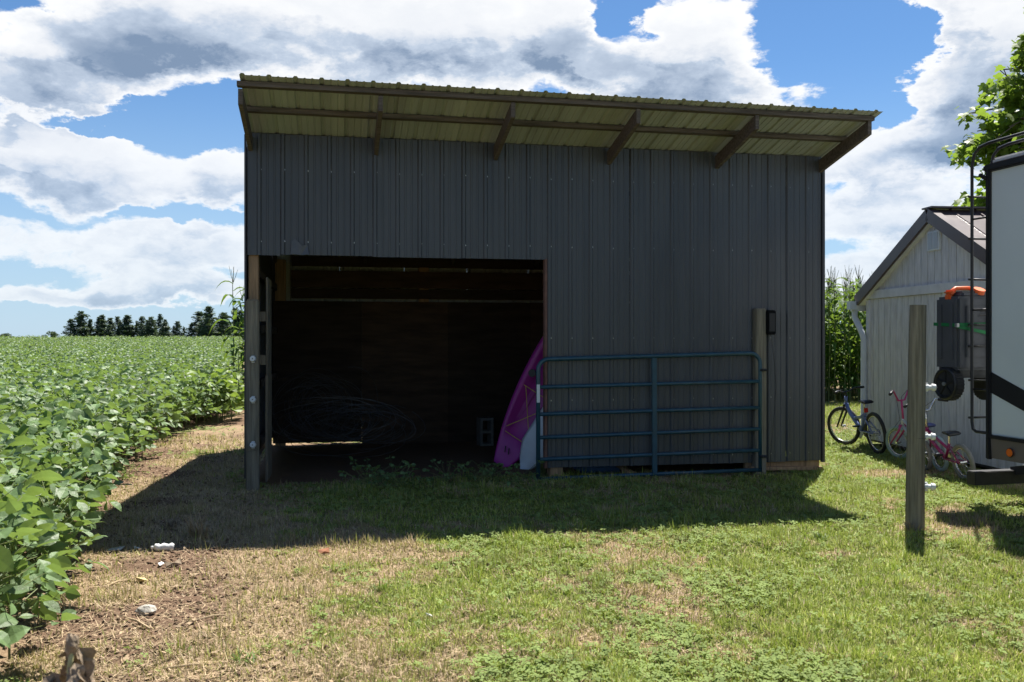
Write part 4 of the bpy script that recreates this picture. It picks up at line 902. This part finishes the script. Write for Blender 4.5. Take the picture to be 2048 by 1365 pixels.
xs, ys = region(90000, 3.0, 16, 1.4); k = (bare(xs, ys) > nr.random(len(xs))*1.1) & keep(xs, ys, -.35); xs, ys = xs[k][:9000], ys[k][:9000]; N = len(xs); r0 = (.004+.014*nr.random(N)**3)
oc = np.array([[1, 0, 0], [0, 1, 0], [-1, 0, 0], [0, -1, 0], [0, 0, .8], [0, 0, -.8]]); of = np.array([[0, 1, 4], [1, 2, 4], [2, 3, 4], [3, 0, 4], [1, 0, 5], [2, 1, 5], [3, 2, 5], [0, 3, 5]])
cv = np.stack([xs, ys, ground_h(xs, ys)+r0*.3], -1)[:, None, :]+oc[None]*r0[:, None, None]*(.6+.8*nr.random((N, 6, 1)))
cme = bpy.data.meshes.new('soil_clods'); np_mesh(cme, cv.reshape(-1, 3), (of[None]+np.arange(N)[:, None, None]*6).reshape(-1, 3)); cme.materials.append(mat('clod', (.15, .10, .068), .95, .4, 30, 0, .5, 80, .1)); tag(link('soil_clods', cme), 'crumbs of bare brown soil along the crop edge', 'soil', None, 'stuff')
xs, ys = region(60000, 3.0, 13, 1.4); k = (nr.random(len(xs)) < np.clip(1.2-np.abs(xs-edge_x(ys)-.7)/1.0, 0.004, 1)) & keep(xs, ys); xs, ys = xs[k][:1500], ys[k][:1500]; N = len(xs); an = nr.random(N)*6.283; L = .006+.022*nr.random(N)**3; wd = L*(.25+.4*nr.random(N)); z = ground_h(xs, ys)+.012+.012*nr.random(N)
dd = np.stack([np.cos(an), np.sin(an)], -1); ss = np.stack([-dd[:, 1], dd[:, 0]], -1); c0 = np.stack([xs, ys], -1); tz = nr.normal(0, .35, (N, 4))
q = np.stack([np.concatenate([c0+dd*(a_*L)[:, None]+ss*(b_*wd)[:, None], (z+np.abs(tz[:, i_])*L*.6)[:, None]], 1) for i_, (a_, b_) in enumerate(((-1, 0), (0, -1), (1, .1), (.1, 1)))], 1)
lme = bpy.data.meshes.new('leaf_litter'); np_mesh(lme, q.reshape(-1, 3), np.arange(N*4).reshape(-1, 4)); lme.materials.append(mat('litter_leaf', (.30, .22, .135), .9, .6, 5)); tag(link('leaf_litter', lme), 'scattered husk and leaf fragments on the bare strip', 'litter', None, 'stuff')
# ------------------------------------------------------------------ litter and small things on the ground
def on(x, y): q = G(x, y); q.z = float(ground_h(np.array(q.x), np.array(q.y))); return q
q = on(328, 1106); jug = thing('plastic_jug', q, R(12), 'crushed white plastic jug lying at the edge of the shade', 'jug')
m = MB(); m.tube([(-.10, 0, .04), (-.085, 0, .045), (-.06, 0, .04), (-.045, 0, .032), (.0, 0, .042), (.05, .0, .035), (.085, 0, .042), (.10, 0, .04)], [.018, .036, .042, .034, .043, .036, .042, .030], 12); m.build('body', M_PAPER, jug, True)
MB().tube([(-.13, 0, .04), (-.10, 0, .04)], .018, 10).build('neck', M_PAPER, jug, True); jug.scale = (.66,)*3
for (x, y, s, lab) in ((292, 1226, .055, 'pale rounded stone lying in the straw'), (1140, 1225, .012, 'tiny pale pebble on the mown lawn')):
    tag(MB().ball((0, 0, s*.4), s, 9, 6, .12, (1, .8, .55)).build('stone', M_ROCK), lab, 'stone').location = on(x, y)
def flake(name, x, y, s, m, lab, cat, curl=.3):
    mm = MB(); r_ = random.Random(x); vs = [(-s, -s*.5, .01), (0, -s*.6, .01+curl*s*.6), (s, -s*.4, .015), (s*.9, s*.5, .02+curl*s*.7), (.1*s, s*.6, .012), (-s*.9, s*.45, .02+curl*s*.4)]
    top = [(a*r_.uniform(.8, 1.2), b_*r_.uniform(.8, 1.2), c_) for a, b_, c_ in vs]; mm.add(top+[(a, b_, c_-.004) for a, b_, c_ in top], [(0, 1, 2, 3, 4, 5), (11, 10, 9, 8, 7, 6)]+[(i, i+6, (i+1) % 6+6, (i+1) % 6) for i in range(6)])
    o = mm.build(name, m); o.location = on(x, y); o.rotation_euler = (0, 0, r_.uniform(0, 6)); return tag(o, lab, cat)
flake('paper_scrap', 322, 1134, .022, M_PAPER, 'white paper scrap beside a brown dry leaf below the jug', 'litter')
flake('paper_scrap', 274, 1103, .03, M_PAPER, 'small pale scrap between the jug and the soybeans', 'litter')
flake('dry_leaf', 346, 1134, .045, M_DEADB, 'curled brown leaf beside the white scrap', 'leaf', .8)
flake('dry_leaf', 648, 1108, .04, mat('rust_leaf', (.28, .12, .06), .9, .3), 'rust brown leaf on the dry lawn at the edge of the shade', 'leaf', .8)
flake('corn_husk', 282, 1160, .04, mat('husk', (.60, .47, .22), .8, .3), 'torn yellowish husk on the bare strip', 'husk', .5)
flake('wood_chip', 230, 1105, .07, M_ROCK, 'flat pale chip close to the soybean leaves', 'chip', .1)
flake('white_scrap', 700+158, 950+282, .02, M_PAPER, 'little white scrap on the open lawn', 'litter')
for k, (x, y, L_, a_) in enumerate(((385, 1245, .22, .6), (300, 1262, .30, 2.4), (210, 1175, .2, 1.2), (330, 1340, .25, .2))):
    p = on(x, y); d = Vector((math.cos(a_), math.sin(a_), 0)); o = MB().tube([(0, 0, .012), d*L_*.5+Vector((0, 0, .022)), d*L_+Vector((0, 0, .01))], [.005, .006, .003], 6).build('dry_stick', M_STRAW)
    o.location = p; tag(o, 'thin dry stalk lying on the bare strip', 'stick', 'dry stalks on the bare strip')
for k, (x, y) in enumerate(((150, 820+300), (700, 1150), (1180, 1150), (1290, 1190), (880, 1283), (1590, 1180), (1460, 1172), (1860, 1142))):
    pass
# dry grass tuft beside the jug
def tuft(x, y, n, h, m, lab, spread=.9, group=None):
    q = on(x, y); o = thing('grass_tuft', q, 0, lab, 'grass tuft', group); mm = MB(); r_ = random.Random(x*7+y)
    for k in range(n):
        a = r_.uniform(0, 6.28); le = r_.uniform(.1, spread); L = h*r_.uniform(.6, 1.15); d = Vector((math.cos(a)*le, math.sin(a)*le, 1)).normalized(); s = Vector((-math.sin(a), math.cos(a), 0))*.003
        b_ = Vector((r_.gauss(0, .025), r_.gauss(0, .025), 0)); m1 = b_+d*L*.6; e_ = b_+d*L+Vector((math.cos(a), math.sin(a), -.5))*L*.25*le
        mm.add([b_-s, b_+s, m1+s, m1-s, e_], [(0, 1, 2, 3), (3, 2, 4)])
    mm.build('blades', m, o); return o
tuft(395, 1078, 70, .20, M_STRAW, 'straw coloured grass tuft arching beside the white jug', 1.3)
M_TG = mat('tuft_green', (.12, .19, .04), .6, .3, 9, trans=.25)
tuft(1085, 950, 60, .20, mat('tuft_mixed', (.22, .23, .08), .7, .4, 12, trans=.2), 'tall ragged grass tuft at the foot of the blue gate', .6)
tuft(1825, 1062, 40, .10, M_STRAW, 'dry tuft around the base of the lone round post', .9)
tuft(345, 1060, 60, .10, M_DEADB, 'brown matted clump in the shade behind the jug', 1.2)
for (x, y, lab) in ((490, 1330, 'low green weed on the bare strip near the withered plant'), (760, 1180, 'small green weed between the dry lawn patches'), (1600, 955, 'green tuft by the corner timber of the shed'), (1640, 1082, 'leafy tuft just outside the shed shadow tip')): tuft(x, y, 34, .07, M_TG, lab, 1.4)
# weeds growing in the doorway
for k in range(14):
    q = SH(rr.uniform(1.0, 2.75), rr.uniform(-.35, .22)); lf, stm = soy_plant(500+k, rr.uniform(.07, .15), 9, .42)
    wd_ = thing('doorway_weed', (q.x, q.y, .0), rr.uniform(0, 6), 'low dark green weed on the earth in the shed doorway', 'weed', 'weeds in the shed doorway')
    lf.build('foliage', M_SOY, wd_); stm.build('stem', M_STEM, wd_)
# withered seed-head close to the camera
q = P(140, 1290, 2.15); dp = thing('withered_plant', (q.x, q.y, 0), 0, 'withered brown plant with curled leaves on a pale stalk in the foreground', 'plant')
zt = q.z; MB().tube([(-.03, 0, -.05), (-.02, 0, zt*.5), (0, 0, zt-.05), (.006, 0, zt)], [.010, .008, .007, .005], 8).build('stalk', mat('pale_stalk', (.42, .40, .2), .8), dp, True)
dl = MB(); r_ = random.Random(4)
for k in range(46):
    z = zt-.01-abs(r_.gauss(0, .10)); a = r_.uniform(0, 6.28); sp_ = min(.02+(zt-z)*.42, .085)*r_.uniform(.4, 1.1); b_ = Vector((math.cos(a)*sp_, math.sin(a)*sp_, z)); L = r_.uniform(.03, .065)
    leaf(dl, b_, Vector((math.cos(a), math.sin(a), -1.6)), Vector((r_.gauss(0, 1), r_.gauss(0, 1), .3)), L, L*.75, r_.uniform(.5, 1.3), .8)
dl.build('withered_leaves', M_DEADB, dp)
MB().ball((.004, 0, zt), .016, 8, 6, .25, (1, 1, 1.5)).build('seed_head', M_DEADB, dp)
